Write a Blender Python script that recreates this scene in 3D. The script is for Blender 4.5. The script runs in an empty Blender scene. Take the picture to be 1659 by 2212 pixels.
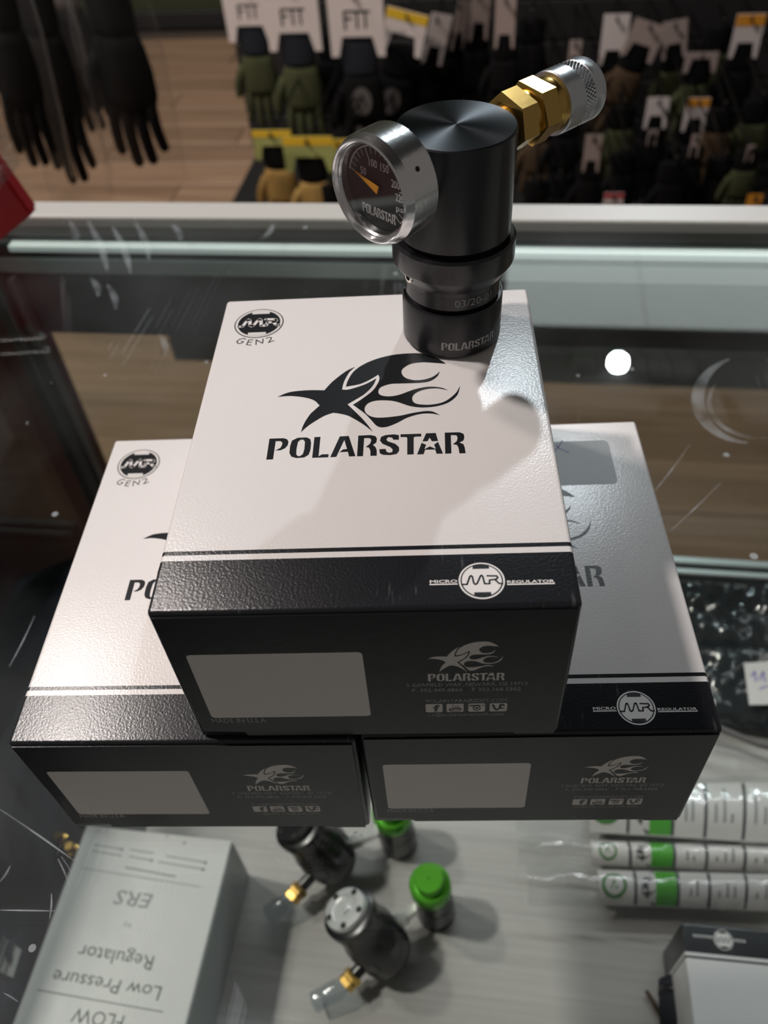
import bpy, bmesh, math, random
from mathutils import Vector, Matrix
from mathutils.geometry import tessellate_polygon
random.seed(7)
PI = math.pi
scene = bpy.context.scene
C = scene.collection

# ------------------------------------------------------------------ camera
A0 = math.radians(11.1)                     # counter axis against the camera's heading
FPX, PITCH, ROLL, CAMH = 1801.3, 0.82271, -0.08847, 0.27277
CXP, CYP = 829.5, 1106.0
RZ = Matrix.Rotation(A0, 3, 'Z')
_fw = Vector((0, math.cos(PITCH), -math.sin(PITCH)))
_rt = Vector((1, 0, 0)); _up = _rt.cross(_fw)
FW = RZ @ _fw
RT = RZ @ (_rt*math.cos(ROLL) + _up*math.sin(ROLL))
UP = RZ @ (-_rt*math.sin(ROLL) + _up*math.cos(ROLL))
CO = Vector((0, 0, CAMH))
cd = bpy.data.cameras.new('camera'); cam = bpy.data.objects.new('camera', cd); C.objects.link(cam)
cam.matrix_world = Matrix(((RT.x, UP.x, -FW.x, CO.x), (RT.y, UP.y, -FW.y, CO.y), (RT.z, UP.z, -FW.z, CO.z), (0, 0, 0, 1)))
cd.sensor_fit = 'HORIZONTAL'; cd.sensor_width = 36; cd.lens = FPX/1659*36
cd.clip_start = 0.01; cd.clip_end = 50
cd.dof.use_dof = True; cd.dof.focus_distance = 0.226; cd.dof.aperture_fstop = 19.0
scene.camera = cam

# ------------------------------------------------------------------ world, lamps, exposure
scene.view_settings.view_transform = 'Standard'; scene.view_settings.look = 'None'
scene.view_settings.gamma = 1; scene.view_settings.use_curve_mapping = False
scene.view_settings.exposure = 0.0
w = bpy.data.worlds.new('world'); scene.world = w; w.use_nodes = True
w.node_tree.nodes['Background'].inputs[0].default_value = (1.0, 0.93, 0.87, 1)
w.node_tree.nodes['Background'].inputs[1].default_value = 0.112
LAMPS = []                                   # (name, position, aim, light type, watts, size, colour, spot angle, label)
CEIL = 3.55
LAMPS.append(('track_spotlight', (0.826, 5.02, 3.5), (0.05, 0.25, 0.0), 'SPOT', 310, 0.13, (0.84, 0.94, 1.0), 18, 'round white ceiling spotlight over the glove wall aimed at the counter'))
LAMPS.append(('track_spotlight', (-2.42, 0.43, 3.5), (0.0, 0.2, 0.0), 'AREA', 113, 0.22, (1.0, 0.92, 0.875), 0, 'round warm ceiling spotlight straight left of the counter'))
LAMPS.append(('track_spotlight', (-2.74, 1.40, 3.5), (0.0, 0.2, 0.0), 'AREA', 62, 0.28, (1.0, 0.90, 0.85), 0, 'round warm ceiling spotlight left of the counter and further back'))
LAMPS.append(('track_spotlight', (-1.50, -1.30, 3.5), (-1.05, 2.75, -0.9), 'SPOT', 240, 0.12, (1.0, 0.83, 0.70), 34, 'added warm ceiling spotlight that brightens the wooden floor and glove racks'))  # added lamp, brightens the racks and floor beyond the counter
def hitz(u, v, z):
    d = FW + RT*((u-CXP)/FPX) - UP*((v-CYP)/FPX)
    return CO + d*((z-CO.z)/d.z)
def hity(u, v, y):
    d = FW + RT*((u-CXP)/FPX) - UP*((v-CYP)/FPX)
    return CO + d*((y-CO.y)/d.y)
def hitp(u, v, p, n):
    d = FW + RT*((u-CXP)/FPX) - UP*((v-CYP)/FPX)
    return CO + d*((p-CO).dot(n)/d.dot(n))

# ------------------------------------------------------------------ materials
M = {}
def nodes(name):
    m = bpy.data.materials.new(name); m.use_nodes = True
    nt = m.node_tree; b = nt.nodes['Principled BSDF']
    M[name] = m
    return m, nt, b
def setin(b, **k):
    for a, v in k.items(): b.inputs[a.replace('_', ' ')].default_value = v
def mat(name, col, rough=0.5, metal=0.0, bump=0.0, bscale=200, spec=0.5, coat=0.0, vary=0.0, vscale=20, alpha=1.0, trans=0.0):
    m, nt, b = nodes(name)
    b.inputs['Base Color'].default_value = (*col, 1); b.inputs['Roughness'].default_value = rough
    b.inputs['Metallic'].default_value = metal; b.inputs['Specular IOR Level'].default_value = spec
    b.inputs['Coat Weight'].default_value = coat; b.inputs['Coat Roughness'].default_value = 0.05
    tc = nt.nodes.new('ShaderNodeTexCoord')
    if vary > 0:
        n = nt.nodes.new('ShaderNodeTexNoise'); n.inputs['Scale'].default_value = vscale; n.inputs['Detail'].default_value = 4
        nt.links.new(tc.outputs['Object'], n.inputs['Vector'])
        mx = nt.nodes.new('ShaderNodeMix'); mx.data_type = 'RGBA'
        mx.inputs[6].default_value = (*[c*(1-vary) for c in col], 1); mx.inputs[7].default_value = (*[min(1, c*(1+vary)) for c in col], 1)
        nt.links.new(n.outputs['Fac'], mx.inputs[0]); nt.links.new(mx.outputs[2], b.inputs['Base Color'])
    if bump > 0:
        n = nt.nodes.new('ShaderNodeTexNoise'); n.inputs['Scale'].default_value = bscale; n.inputs['Detail'].default_value = 3
        nt.links.new(tc.outputs['Object'], n.inputs['Vector'])
        bp = nt.nodes.new('ShaderNodeBump'); bp.inputs['Strength'].default_value = bump; bp.inputs['Distance'].default_value = 0.0004
        nt.links.new(n.outputs['Fac'], bp.inputs['Height']); nt.links.new(bp.outputs['Normal'], b.inputs['Normal'])
    return m
def emit(name, col, s):
    m, nt, b = nodes(name)
    b.inputs['Base Color'].default_value = (*col, 1)
    b.inputs['Emission Color'].default_value = (*col, 1); b.inputs['Emission Strength'].default_value = s
    return m
def math_node(nt, op, a=None, b=None, c=None, clamp=False):
    n = nt.nodes.new('ShaderNodeMath'); n.operation = op; n.use_clamp = clamp
    for i, v in enumerate((a, b, c)):
        if v is None: continue
        if isinstance(v, (int, float)): n.inputs[i].default_value = v
        else: nt.links.new(v, n.inputs[i])
    return n.outputs[0]
def clear(name, tint, rough=0.01, bump=0.0, bscale=40, f0=0.04, haze=0.0, dust=False, hazecol=(0.8, 0.85, 0.9)):
    """thin clear sheet: passes light straight on, mirrors by angle (Schlick), with a little dirt on it"""
    m = bpy.data.materials.new(name); m.use_nodes = True; M[name] = m
    nt = m.node_tree; nt.nodes.clear(); L = nt.links
    out = nt.nodes.new('ShaderNodeOutputMaterial'); tr = nt.nodes.new('ShaderNodeBsdfTransparent'); gl = nt.nodes.new('ShaderNodeBsdfGlossy')
    tr.inputs[0].default_value = (*tint, 1); gl.inputs['Roughness'].default_value = rough; gl.inputs[0].default_value = (1, 1, 1, 1)
    geo = nt.nodes.new('ShaderNodeNewGeometry'); vm = nt.nodes.new('ShaderNodeVectorMath'); vm.operation = 'DOT_PRODUCT'
    L.new(geo.outputs['Incoming'], vm.inputs[0])
    nrm = geo.outputs['Normal']; tc = nt.nodes.new('ShaderNodeTexCoord')
    if bump > 0:
        n = nt.nodes.new('ShaderNodeTexNoise'); n.inputs['Scale'].default_value = bscale; n.inputs['Detail'].default_value = 2
        L.new(tc.outputs['Object'], n.inputs['Vector'])
        bp = nt.nodes.new('ShaderNodeBump'); bp.inputs['Strength'].default_value = bump; bp.inputs['Distance'].default_value = 0.004
        L.new(n.outputs['Fac'], bp.inputs['Height']); nrm = bp.outputs['Normal']; L.new(nrm, gl.inputs['Normal'])
    L.new(nrm, vm.inputs[1])
    c = math_node(nt, 'ABSOLUTE', vm.outputs['Value'])
    o = math_node(nt, 'SUBTRACT', 1.0, c, clamp=True)
    p = math_node(nt, 'POWER', o, 5.0)
    F = math_node(nt, 'MULTIPLY_ADD', p, 1-f0, f0)
    mx = nt.nodes.new('ShaderNodeMixShader'); L.new(F, mx.inputs[0]); L.new(tr.outputs[0], mx.inputs[1]); L.new(gl.outputs[0], mx.inputs[2])
    last = mx.outputs[0]
    if haze > 0 or dust:
        df = nt.nodes.new('ShaderNodeBsdfDiffuse'); df.inputs[0].default_value = (*hazecol, 1)
        fac = None
        n = nt.nodes.new('ShaderNodeTexNoise'); n.inputs['Scale'].default_value = 6; n.inputs['Detail'].default_value = 5
        L.new(tc.outputs['Object'], n.inputs['Vector'])
        fac = math_node(nt, 'MULTIPLY', math_node(nt, 'SUBTRACT', n.outputs['Fac'], 0.42, clamp=True), haze)
        if dust:
            vo = nt.nodes.new('ShaderNodeTexVoronoi'); vo.inputs['Scale'].default_value = 75
            L.new(tc.outputs['Object'], vo.inputs['Vector'])
            rnd = nt.nodes.new('ShaderNodeSeparateColor'); L.new(vo.outputs['Color'], rnd.inputs[0])
            rad = math_node(nt, 'MULTIPLY', math_node(nt, 'POWER', rnd.outputs[0], 14.0), 0.13)
            dot = math_node(nt, 'LESS_THAN', vo.outputs['Distance'], rad)
            fac = math_node(nt, 'ADD', fac, math_node(nt, 'MULTIPLY', dot, 0.35))
            for k, (ang, sc) in enumerate(((0.5, 10), (-0.9, 13), (1.35, 8))):     # scratches: thin iso-lines of a stretched noise
                mp = nt.nodes.new('ShaderNodeMapping'); mp.inputs['Rotation'].default_value = (0, 0, ang); mp.inputs['Scale'].default_value = (sc*6, 0.8, 1)
                mp.inputs['Location'].default_value = (k*3.1, k*1.7, 0)
                L.new(tc.outputs['Object'], mp.inputs['Vector'])
                n2 = nt.nodes.new('ShaderNodeTexNoise'); n2.inputs['Scale'].default_value = 1.0; n2.inputs['Detail'].default_value = 0
                L.new(mp.outputs[0], n2.inputs['Vector'])
                n3 = nt.nodes.new('ShaderNodeTexNoise'); n3.inputs['Scale'].default_value = 9; L.new(tc.outputs['Object'], n3.inputs['Vector'])
                line = math_node(nt, 'LESS_THAN', math_node(nt, 'ABSOLUTE', math_node(nt, 'SUBTRACT', n2.outputs['Fac'], 0.66)), 0.006)
                gate = math_node(nt, 'GREATER_THAN', n3.outputs['Fac'], 0.6)
                fac = math_node(nt, 'ADD', fac, math_node(nt, 'MULTIPLY', math_node(nt, 'MULTIPLY', line, gate), 0.05))
        fac = math_node(nt, 'MINIMUM', fac, 0.6)
        m2 = nt.nodes.new('ShaderNodeMixShader'); L.new(fac, m2.inputs[0]); L.new(last, m2.inputs[1]); L.new(df.outputs[0], m2.inputs[2]); last = m2.outputs[0]
    L.new(last, out.inputs[0])
    return m

BW, BL, BH = 0.100, 0.12851, 0.05923         # the cartons: width, length, height
def carton_material():
    m, nt, b = nodes('carton')
    L = nt.links; tc = nt.nodes.new('ShaderNodeTexCoord'); sp = nt.nodes.new('ShaderNodeSeparateXYZ'); L.new(tc.outputs['Object'], sp.inputs[0])
    y = sp.outputs['Y']
    band = math_node(nt, 'LESS_THAN', y, -0.04876)
    thin = math_node(nt, 'MULTIPLY', math_node(nt, 'LESS_THAN', y, -0.0457), math_node(nt, 'GREATER_THAN', y, -0.0470))
    black = math_node(nt, 'ADD', band, thin, clamp=True)
    # scuffs: pale rubs and scratches on the dark print
    mp = nt.nodes.new('ShaderNodeMapping'); mp.inputs['Scale'].default_value = (900, 120, 120); mp.inputs['Rotation'].default_value = (0, 0, 0.12); L.new(tc.outputs['Object'], mp.inputs[0])
    n1 = nt.nodes.new('ShaderNodeTexNoise'); n1.inputs['Scale'].default_value = 1; n1.inputs['Detail'].default_value = 4; L.new(mp.outputs[0], n1.inputs[0])
    n2 = nt.nodes.new('ShaderNodeTexNoise'); n2.inputs['Scale'].default_value = 45; n2.inputs['Detail'].default_value = 2; L.new(tc.outputs['Object'], n2.inputs[0])
    sc = math_node(nt, 'MULTIPLY', math_node(nt, 'SUBTRACT', n1.outputs['Fac'], 0.60, clamp=True), math_node(nt, 'SUBTRACT', n2.outputs['Fac'], 0.50, clamp=True))
    sc = math_node(nt, 'MULTIPLY', sc, 16.0, clamp=True)
    # less scuffing on the front face than on the top band
    top = math_node(nt, 'GREATER_THAN', sp.outputs['Z'], BH-0.003)
    sc = math_node(nt, 'MULTIPLY', sc, top)
    dk = nt.nodes.new('ShaderNodeMix'); dk.data_type = 'RGBA'; dk.inputs[6].default_value = (0.0125, 0.0135, 0.017, 1); dk.inputs[7].default_value = (0.30, 0.30, 0.30, 1); L.new(sc, dk.inputs[0])
    mx = nt.nodes.new('ShaderNodeMix'); mx.data_type = 'RGBA'; mx.inputs[6].default_value = (0.82, 0.785, 0.775, 1); L.new(dk.outputs[2], mx.inputs[7]); L.new(black, mx.inputs[0])
    L.new(mx.outputs[2], b.inputs['Base Color'])
    b.inputs['Roughness'].default_value = 0.28; b.inputs['Specular IOR Level'].default_value = 0.55
    n = nt.nodes.new('ShaderNodeTexNoise'); n.inputs['Scale'].default_value = 1400; n.inputs['Detail'].default_value = 2; L.new(tc.outputs['Object'], n.inputs[0])
    bp = nt.nodes.new('ShaderNodeBump'); bp.inputs['Strength'].default_value = 0.26; bp.inputs['Distance'].default_value = 0.0003; L.new(n.outputs['Fac'], bp.inputs['Height']); L.new(bp.outputs[0], b.inputs['Normal'])
carton_material()
mat('ink_black', (0.013, 0.014, 0.017), 0.32, bump=0.1, bscale=1400)
mat('ink_white', (0.80, 0.765, 0.75), 0.34, bump=0.1, bscale=1400)
mat('ink_faint', (0.30, 0.29, 0.285), 0.4)
mat('ink_grey', (0.34, 0.33, 0.32), 0.4)
mat('panel_white', (0.66, 0.615, 0.575), 0.45)
mat('carton_black', (0.009, 0.010, 0.013), 0.26, spec=0.35, bump=0.1, bscale=1400)
mat('sticker_grey', (0.44, 0.455, 0.46), 0.45)
mat('pen_purple', (0.16, 0.11, 0.42), 0.5)
mat('anodized', (0.010, 0.010, 0.012), 0.27, spec=0.6, bump=0.03, bscale=900)
mat('groove', (0.004, 0.004, 0.004), 0.5)
mat('engraved', (0.42, 0.40, 0.39), 0.45)
mat('engraved_dim', (0.26, 0.25, 0.245), 0.5)
mat('chrome', (0.86, 0.86, 0.87), 0.19, metal=1.0, bump=0.10, bscale=700)
mat('steel', (0.70, 0.66, 0.60), 0.2, metal=1.0)
mat('aluminium', (0.66, 0.68, 0.71), 0.28, metal=1.0, bump=0.15, bscale=500)
mat('brass', (0.62, 0.40, 0.11), 0.24, metal=1.0, bump=0.08, bscale=300)
mat('dial_black', (0.006, 0.005, 0.0055), 0.4)
mat('needle_orange', (0.95, 0.40, 0.02), 0.4)
mat('dial_print', (0.62, 0.60, 0.60), 0.5)
m, nt, b = nodes('turned_top'); setin(b, Base_Color=(0.030, 0.033, 0.038, 1), Roughness=0.36, Metallic=1.0, Anisotropic=0.85)
tg = nt.nodes.new('ShaderNodeTangent'); tg.direction_type = 'RADIAL'; tg.axis = 'Z'; nt.links.new(tg.outputs[0], b.inputs['Tangent'])
clear('counter_glass', (0.945, 0.965, 0.953), rough=0.004, haze=0.10, dust=True, hazecol=(0.75, 0.82, 0.88))
clear('pane_glass', (0.84, 0.875, 0.86), rough=0.01, haze=0.05)
clear('lens_clear', (0.98, 0.98, 0.98), rough=0.02, f0=0.035)
clear('bag_clear', (0.93, 0.94, 0.94), rough=0.12, bump=0.9, bscale=55, f0=0.06, haze=0.25)
clear('bag_thin', (0.97, 0.97, 0.97), rough=0.2, bump=0.5, bscale=30, f0=0.02, haze=0.06)
clear('hose_clear', (0.80, 0.84, 0.86), rough=0.08, bump=0.4, bscale=90, f0=0.06, haze=0.5)
def film(name, k):
    m = bpy.data.materials.new(name); m.use_nodes = True; M[name] = m; nt = m.node_tree; nt.nodes.clear()
    out = nt.nodes.new('ShaderNodeOutputMaterial'); tr = nt.nodes.new('ShaderNodeBsdfTransparent'); df = nt.nodes.new('ShaderNodeBsdfDiffuse'); df.inputs[0].default_value = (.75, .82, .88, 1)
    tc = nt.nodes.new('ShaderNodeTexCoord'); n = nt.nodes.new('ShaderNodeTexNoise'); n.inputs['Scale'].default_value = 60; n.inputs['Detail'].default_value = 5; nt.links.new(tc.outputs['Object'], n.inputs[0])
    f = math_node(nt, 'MULTIPLY', math_node(nt, 'SUBTRACT', n.outputs['Fac'], 0.3, clamp=True), k)
    mx = nt.nodes.new('ShaderNodeMixShader'); nt.links.new(f, mx.inputs[0]); nt.links.new(tr.outputs[0], mx.inputs[1]); nt.links.new(df.outputs[0], mx.inputs[2]); nt.links.new(mx.outputs[0], out.inputs[0])
film('smear', 0.55); film('scratch', 1.3)
mat('rail_white', (0.60, 0.59, 0.56), 0.4)
mat('rail_alu', (0.62, 0.68, 0.68), 0.35, metal=0.4)
mat('gasket', (0.02, 0.02, 0.02), 0.6)
mat('glass_edge', (0.36, 0.50, 0.47), 0.2)
mat('valance', (0.045, 0.036, 0.034), 0.5, vary=0.2)
mat('post_dark', (0.16, 0.145, 0.14), 0.45, metal=0.3)
mat('shelf_dark', (0.026, 0.028, 0.030), 0.35, vary=0.5, vscale=18)
mat('base_black', (0.015, 0.015, 0.016), 0.6)
def grain(name, c0, c1, scale, rough=0.55):
    m, nt, b = nodes(name); L = nt.links
    tc = nt.nodes.new('ShaderNodeTexCoord'); mp = nt.nodes.new('ShaderNodeMapping'); mp.inputs['Scale'].default_value = scale; L.new(tc.outputs['Object'], mp.inputs[0])
    oi = nt.nodes.new('ShaderNodeObjectInfo'); av = nt.nodes.new('ShaderNodeVectorMath'); av.operation = 'ADD'
    sc = nt.nodes.new('ShaderNodeVectorMath'); sc.operation = 'SCALE'; sc.inputs[0].default_value = (13, 37, 7); L.new(oi.outputs['Random'], sc.inputs['Scale'])
    L.new(mp.outputs[0], av.inputs[0]); L.new(sc.outputs[0], av.inputs[1])
    n = nt.nodes.new('ShaderNodeTexNoise'); n.inputs['Scale'].default_value = 1; n.inputs['Detail'].default_value = 6; n.inputs['Roughness'].default_value = 0.62; L.new(av.outputs[0], n.inputs[0])
    rp = nt.nodes.new('ShaderNodeMapRange'); rp.inputs[1].default_value = 0.3; rp.inputs[2].default_value = 0.7; L.new(n.outputs['Fac'], rp.inputs[0])
    mx = nt.nodes.new('ShaderNodeMix'); mx.data_type = 'RGBA'; mx.inputs[6].default_value = (*c0, 1); mx.inputs[7].default_value = (*c1, 1); L.new(rp.outputs[0], mx.inputs[0])
    hv = nt.nodes.new('ShaderNodeHueSaturation'); L.new(mx.outputs[2], hv.inputs['Color'])
    vr = nt.nodes.new('ShaderNodeMapRange'); vr.inputs[3].default_value = 0.86; vr.inputs[4].default_value = 1.12; L.new(oi.outputs['Random'], vr.inputs[0]); L.new(vr.outputs[0], hv.inputs['Value'])
    L.new(hv.outputs[0], b.inputs['Base Color']); b.inputs['Roughness'].default_value = rough
    bp = nt.nodes.new('ShaderNodeBump'); bp.inputs['Strength'].default_value = 0.15; bp.inputs['Distance'].default_value = 0.001; L.new(n.outputs['Fac'], bp.inputs['Height']); L.new(bp.outputs[0], b.inputs['Normal'])
grain('floor_wood', (0.235, 0.15, 0.094), (0.405, 0.272, 0.180), (1.6, 26, 1), 0.45)
grain('liner_grey', (0.365, 0.355, 0.34), (0.46, 0.445, 0.43), (6, 260, 1), 0.5)
mat('subfloor', (0.08, 0.06, 0.045), 0.8)
mat('wall_green', (0.035, 0.045, 0.018), 0.7)
mat('wall_dark', (0.03, 0.03, 0.028), 0.8)
mat('ceiling_dark', (0.10, 0.10, 0.10), 0.8)
mat('lamp_black', (0.02, 0.02, 0.02), 0.4)
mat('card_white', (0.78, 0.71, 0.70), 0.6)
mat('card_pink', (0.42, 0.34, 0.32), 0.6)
mat('card_lime', (0.42, 0.46, 0.16), 0.6)
mat('card_orange', (0.85, 0.36, 0.03), 0.6)
mat('card_yellow', (0.85, 0.55, 0.03), 0.6)
mat('card_red', (0.55, 0.03, 0.05), 0.6)
mat('cloth_olive', (0.060, 0.068, 0.034), 0.9, bump=0.5, bscale=120, spec=0.12, vary=0.3)
mat('cloth_black', (0.006, 0.006, 0.0065), 0.9, bump=0.5, bscale=120, spec=0.12)
mat('cloth_navy', (0.022, 0.026, 0.034), 0.85, bump=0.5, bscale=120, spec=0.12)
mat('cloth_brown', (0.075, 0.050, 0.030), 0.9, bump=0.5, bscale=120, spec=0.12, vary=0.3)
mat('cloth_grey', (0.15, 0.14, 0.14), 0.9, bump=0.5, bscale=120, spec=0.12)
mat('cloth_tan', (0.42, 0.27, 0.09), 0.85, bump=0.5, bscale=120, spec=0.12, vary=0.25)
mat('badge_grey', (0.12, 0.11, 0.11), 0.6)
mat('cabinet_red', (0.085, 0.012, 0.014), 0.5, vary=0.2)
mat('red_plastic', (0.42, 0.012, 0.018), 0.4, vary=0.12, vscale=12)
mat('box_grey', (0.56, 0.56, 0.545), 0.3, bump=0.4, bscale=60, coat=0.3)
mat('box_side_shaded', (0.30, 0.33, 0.32), 0.4)  # carton's side: its shade is put into a darker colour than box_grey
mat('print_dark', (0.05, 0.055, 0.055), 0.5)
mat('print_grey', (0.22, 0.23, 0.225), 0.5)
mat('green_anodized', (0.10, 0.42, 0.025), 0.25, metal=0.4, spec=0.6)
mat('print_green', (0.07, 0.36, 0.03), 0.45)
mat('print_green_dull', (0.06, 0.20, 0.045), 0.45)
mat('paper_white', (0.60, 0.57, 0.56), 0.5)
mat('pouch_black', (0.020, 0.024, 0.026), 0.14, bump=0.06, bscale=30, coat=0.5)
mat('silver_knob', (0.80, 0.80, 0.79), 0.25, metal=0.6)
mat('window_grey', (0.085, 0.085, 0.09), 0.3)
emit('lens_cool', (0.92, 0.97, 1.0), 60.0)
emit('lens_warm', (1.0, 0.88, 0.78), 40.0)
emit('led_white', (.80, .93, .92), .20)
emit('troffer', (0.86, 0.97, 0.95), 2.1)

# ------------------------------------------------------------------ mesh helpers
def obj(name, me, parent=None, mats=None, smooth=False, loc=None, rot=None, mw=None):
    o = bpy.data.objects.new(name, me); C.objects.link(o)
    if mats is not None and len(me.materials) == 0:
        for k in (mats if isinstance(mats, (list, tuple)) else [mats]): me.materials.append(M[k])
    if smooth:
        for p in me.polygons: p.use_smooth = True
    if mw is not None: o.matrix_local = mw
    if loc is not None: o.location = loc
    if rot is not None: o.rotation_euler = rot
    if parent is not None: o.parent = parent
    return o
def tag(o, label, cat, group=None):
    o['label'] = label; o['category'] = cat
    if group: o['group'] = group
    return o
def thing(name, label, cat, loc=(0, 0, 0), rotz=0.0, group=None, mw=None):
    o = bpy.data.objects.new(name, None); C.objects.link(o); o.empty_display_size = 0.02
    if mw is not None: o.matrix_world = mw
    else: o.location = loc; o.rotation_euler = (0, 0, rotz)
    return tag(o, label, cat, group)
def pydata(vs, fs, name='m'):
    me = bpy.data.meshes.new(name); me.from_pydata([tuple(v) for v in vs], [], fs); me.update(); return me
def sharp(me, ang=0.6):
    """smooth faces, hard where the angle is large"""
    for p in me.polygons: p.use_smooth = True
    bm = bmesh.new(); bm.from_mesh(me)
    for e in bm.edges:
        if len(e.link_faces) == 2 and e.calc_face_angle(0) > ang: e.smooth = False
    bm.to_mesh(me); bm.free(); return me
def box_mesh(x0, x1, y0, y1, z0, z1, bev=0.0, seg=2):
    bm = bmesh.new(); bmesh.ops.create_cube(bm, size=1)
    bmesh.ops.scale(bm, vec=(x1-x0, y1-y0, z1-z0), verts=bm.verts)
    bmesh.ops.translate(bm, vec=((x0+x1)/2, (y0+y1)/2, (z0+z1)/2), verts=bm.verts)
    if bev > 0: bmesh.ops.bevel(bm, geom=bm.edges[:], offset=bev, segments=seg, profile=0.5, affect='EDGES')
    me = bpy.data.meshes.new('box'); bm.to_mesh(me); bm.free()
    return me
def lathe(prof, seg=96, hard=0.6):
    """profile of (radius, z) turned about z; radius 0 at an end makes a pole"""
    vs, fs, idx = [], [], []
    for r, z in prof:
        if r < 1e-7: idx.append([len(vs)]); vs.append((0, 0, z))
        else:
            idx.append(list(range(len(vs), len(vs)+seg)))
            vs += [(r*math.cos(2*PI*k/seg), r*math.sin(2*PI*k/seg), z) for k in range(seg)]
    for a, b in zip(idx[:-1], idx[1:]):
        for k in range(seg):
            k2 = (k+1) % seg
            if len(a) == 1 and len(b) == 1: continue
            if len(a) == 1: fs.append((a[0], b[k2], b[k]))
            elif len(b) == 1: fs.append((a[k], a[k2], b[0]))
            else: fs.append((a[k], a[k2], b[k2], b[k]))
    me = pydata(vs, fs); bm = bmesh.new(); bm.from_mesh(me); bmesh.ops.recalc_face_normals(bm, faces=bm.faces); bm.to_mesh(me); bm.free()
    return sharp(me, hard)
def prism(poly, z0, z1, bev=0.0):
    n = len(poly)
    tris = tessellate_polygon([[Vector((p[0], p[1], 0)) for p in poly]])
    vs = [(p[0], p[1], z0) for p in poly]+[(p[0], p[1], z1) for p in poly]
    fs = [tuple(t) for t in tris]+[tuple(i+n for i in t) for t in tris]
    fs += [(i, (i+1) % n, (i+1) % n+n, i+n) for i in range(n)]
    me = pydata(vs, fs); bm = bmesh.new(); bm.from_mesh(me); bmesh.ops.recalc_face_normals(bm, faces=bm.faces); bm.to_mesh(me); bm.free()
    return me
def hexprism(r, z0, z1, ch=0.0005):
    """hexagonal nut, corner radius r, chamfered ends"""
    return lathe([(0, z0), (r-ch*2, z0), (r, z0+ch), (r, z1-ch), (r-ch*2, z1), (0, z1)], 6)
def tube(pts, rs, seg=10, flat=1.0, side=None, cap=True):
    """tube along points with a radius each; flat scales the cross-section across 'side'"""
    pts = [Vector(p) for p in pts]
    if isinstance(rs, (int, float)): rs = [rs]*len(pts)
    vs, fs = [], []
    for i, p in enumerate(pts):
        d = (pts[min(i+1, len(pts)-1)]-pts[max(i-1, 0)]).normalized()
        s = Vector(side) if side is not None else (Vector((0, 0, 1)) if abs(d.z) < 0.9 else Vector((1, 0, 0)))
        a = (s-d*s.dot(d)).normalized(); b = d.cross(a)
        for k in range(seg):
            t = 2*PI*k/seg; vs.append(p+a*(rs[i]*flat*math.cos(t))+b*(rs[i]*math.sin(t)))
    for i in range(len(pts)-1):
        for k in range(seg):
            k2 = (k+1) % seg; fs.append((i*seg+k, i*seg+k2, (i+1)*seg+k2, (i+1)*seg+k))
    if cap:
        fs.append(tuple(range(seg))[::-1]); fs.append(tuple(range((len(pts)-1)*seg, len(pts)*seg)))
    return vs, fs
def join(parts):
    vs, fs = [], []
    for v, f in parts:
        n = len(vs); vs += list(v); fs += [tuple(i+n for i in q) for q in f]
    return vs, fs
def rounded(p0, p1, r0, r1, seg=8, flat=1.0, side=None, n=5, bend=None):
    """capsule-like finger between two points"""
    p0, p1 = Vector(p0), Vector(p1); pts, rs = [], []
    L = (p1-p0).length
    for k in range(n+1):
        t = k/n; pts.append(p0.lerp(p1, t)+(Vector(bend)*math.sin(PI*t) if bend else Vector())); rs.append(r0+(r1-r0)*t)
    d = (p1-p0).normalized()
    for a in (0.5, 0.87, 0.99):
        pts.append(p1+d*r1*a*0.9); rs.append(r1*math.sqrt(max(0.02, 1-a*a)))
    return tube(pts, rs, seg, flat, side)

# ---- flat print: polygons and lettering laid on a surface
def catmull(segs, n=8):
    """segs: list of smooth runs, each starting at a corner; the next run's first point ends it"""
    out = []
    for i, s in enumerate(segs):
        P = [Vector(p) for p in s]+[Vector(segs[(i+1) % len(segs)][0])]
        if len(P) == 2: out.append(P[0]); continue
        Q = [P[0]*2-P[1]]+P+[P[-1]*2-P[-2]]
        for k in range(1, len(Q)-2):
            a, b, c, d = Q[k-1:k+3]
            for j in range(n):
                t = j/n
                out.append(0.5*((2*b)+(c-a)*t+(2*a-5*b+4*c-d)*t*t+(3*b-a-3*c+d)*t*t*t))
    return [(p.x, p.y) for p in out]
def stroke(pts, w, closed=False):
    """a line of width w as quads with round-ish joints"""
    polys = []
    P = [Vector(p) for p in pts]
    if closed: P = P+[P[0]]
    for a, b in zip(P[:-1], P[1:]):
        d = b-a
        if d.length < 1e-9: continue
        d.normalize(); n = Vector((-d.y, d.x))*w/2
        polys.append([tuple(a+n), tuple(a-n), tuple(b-n), tuple(b+n)])
    for p in P:
        polys.append([(p.x+w/2*math.cos(t*PI/4), p.y+w/2*math.sin(t*PI/4)) for t in range(8)])
    return polys
def circle(cx, cy, r, n=48, ry=None): return [(cx+r*math.cos(2*PI*k/n), cy+(ry or r)*math.sin(2*PI*k/n)) for k in range(n)]
def rrect(x0, y0, x1, y1, r, n=5):
    out = []
    for cx, cy, a in ((x1-r, y1-r, 0), (x0+r, y1-r, 90), (x0+r, y0+r, 180), (x1-r, y0+r, 270)):
        for k in range(n+1):
            t = math.radians(a+90*k/n); out.append((cx+r*math.cos(t), cy+r*math.sin(t)))
    return out
_tc = {}
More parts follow.
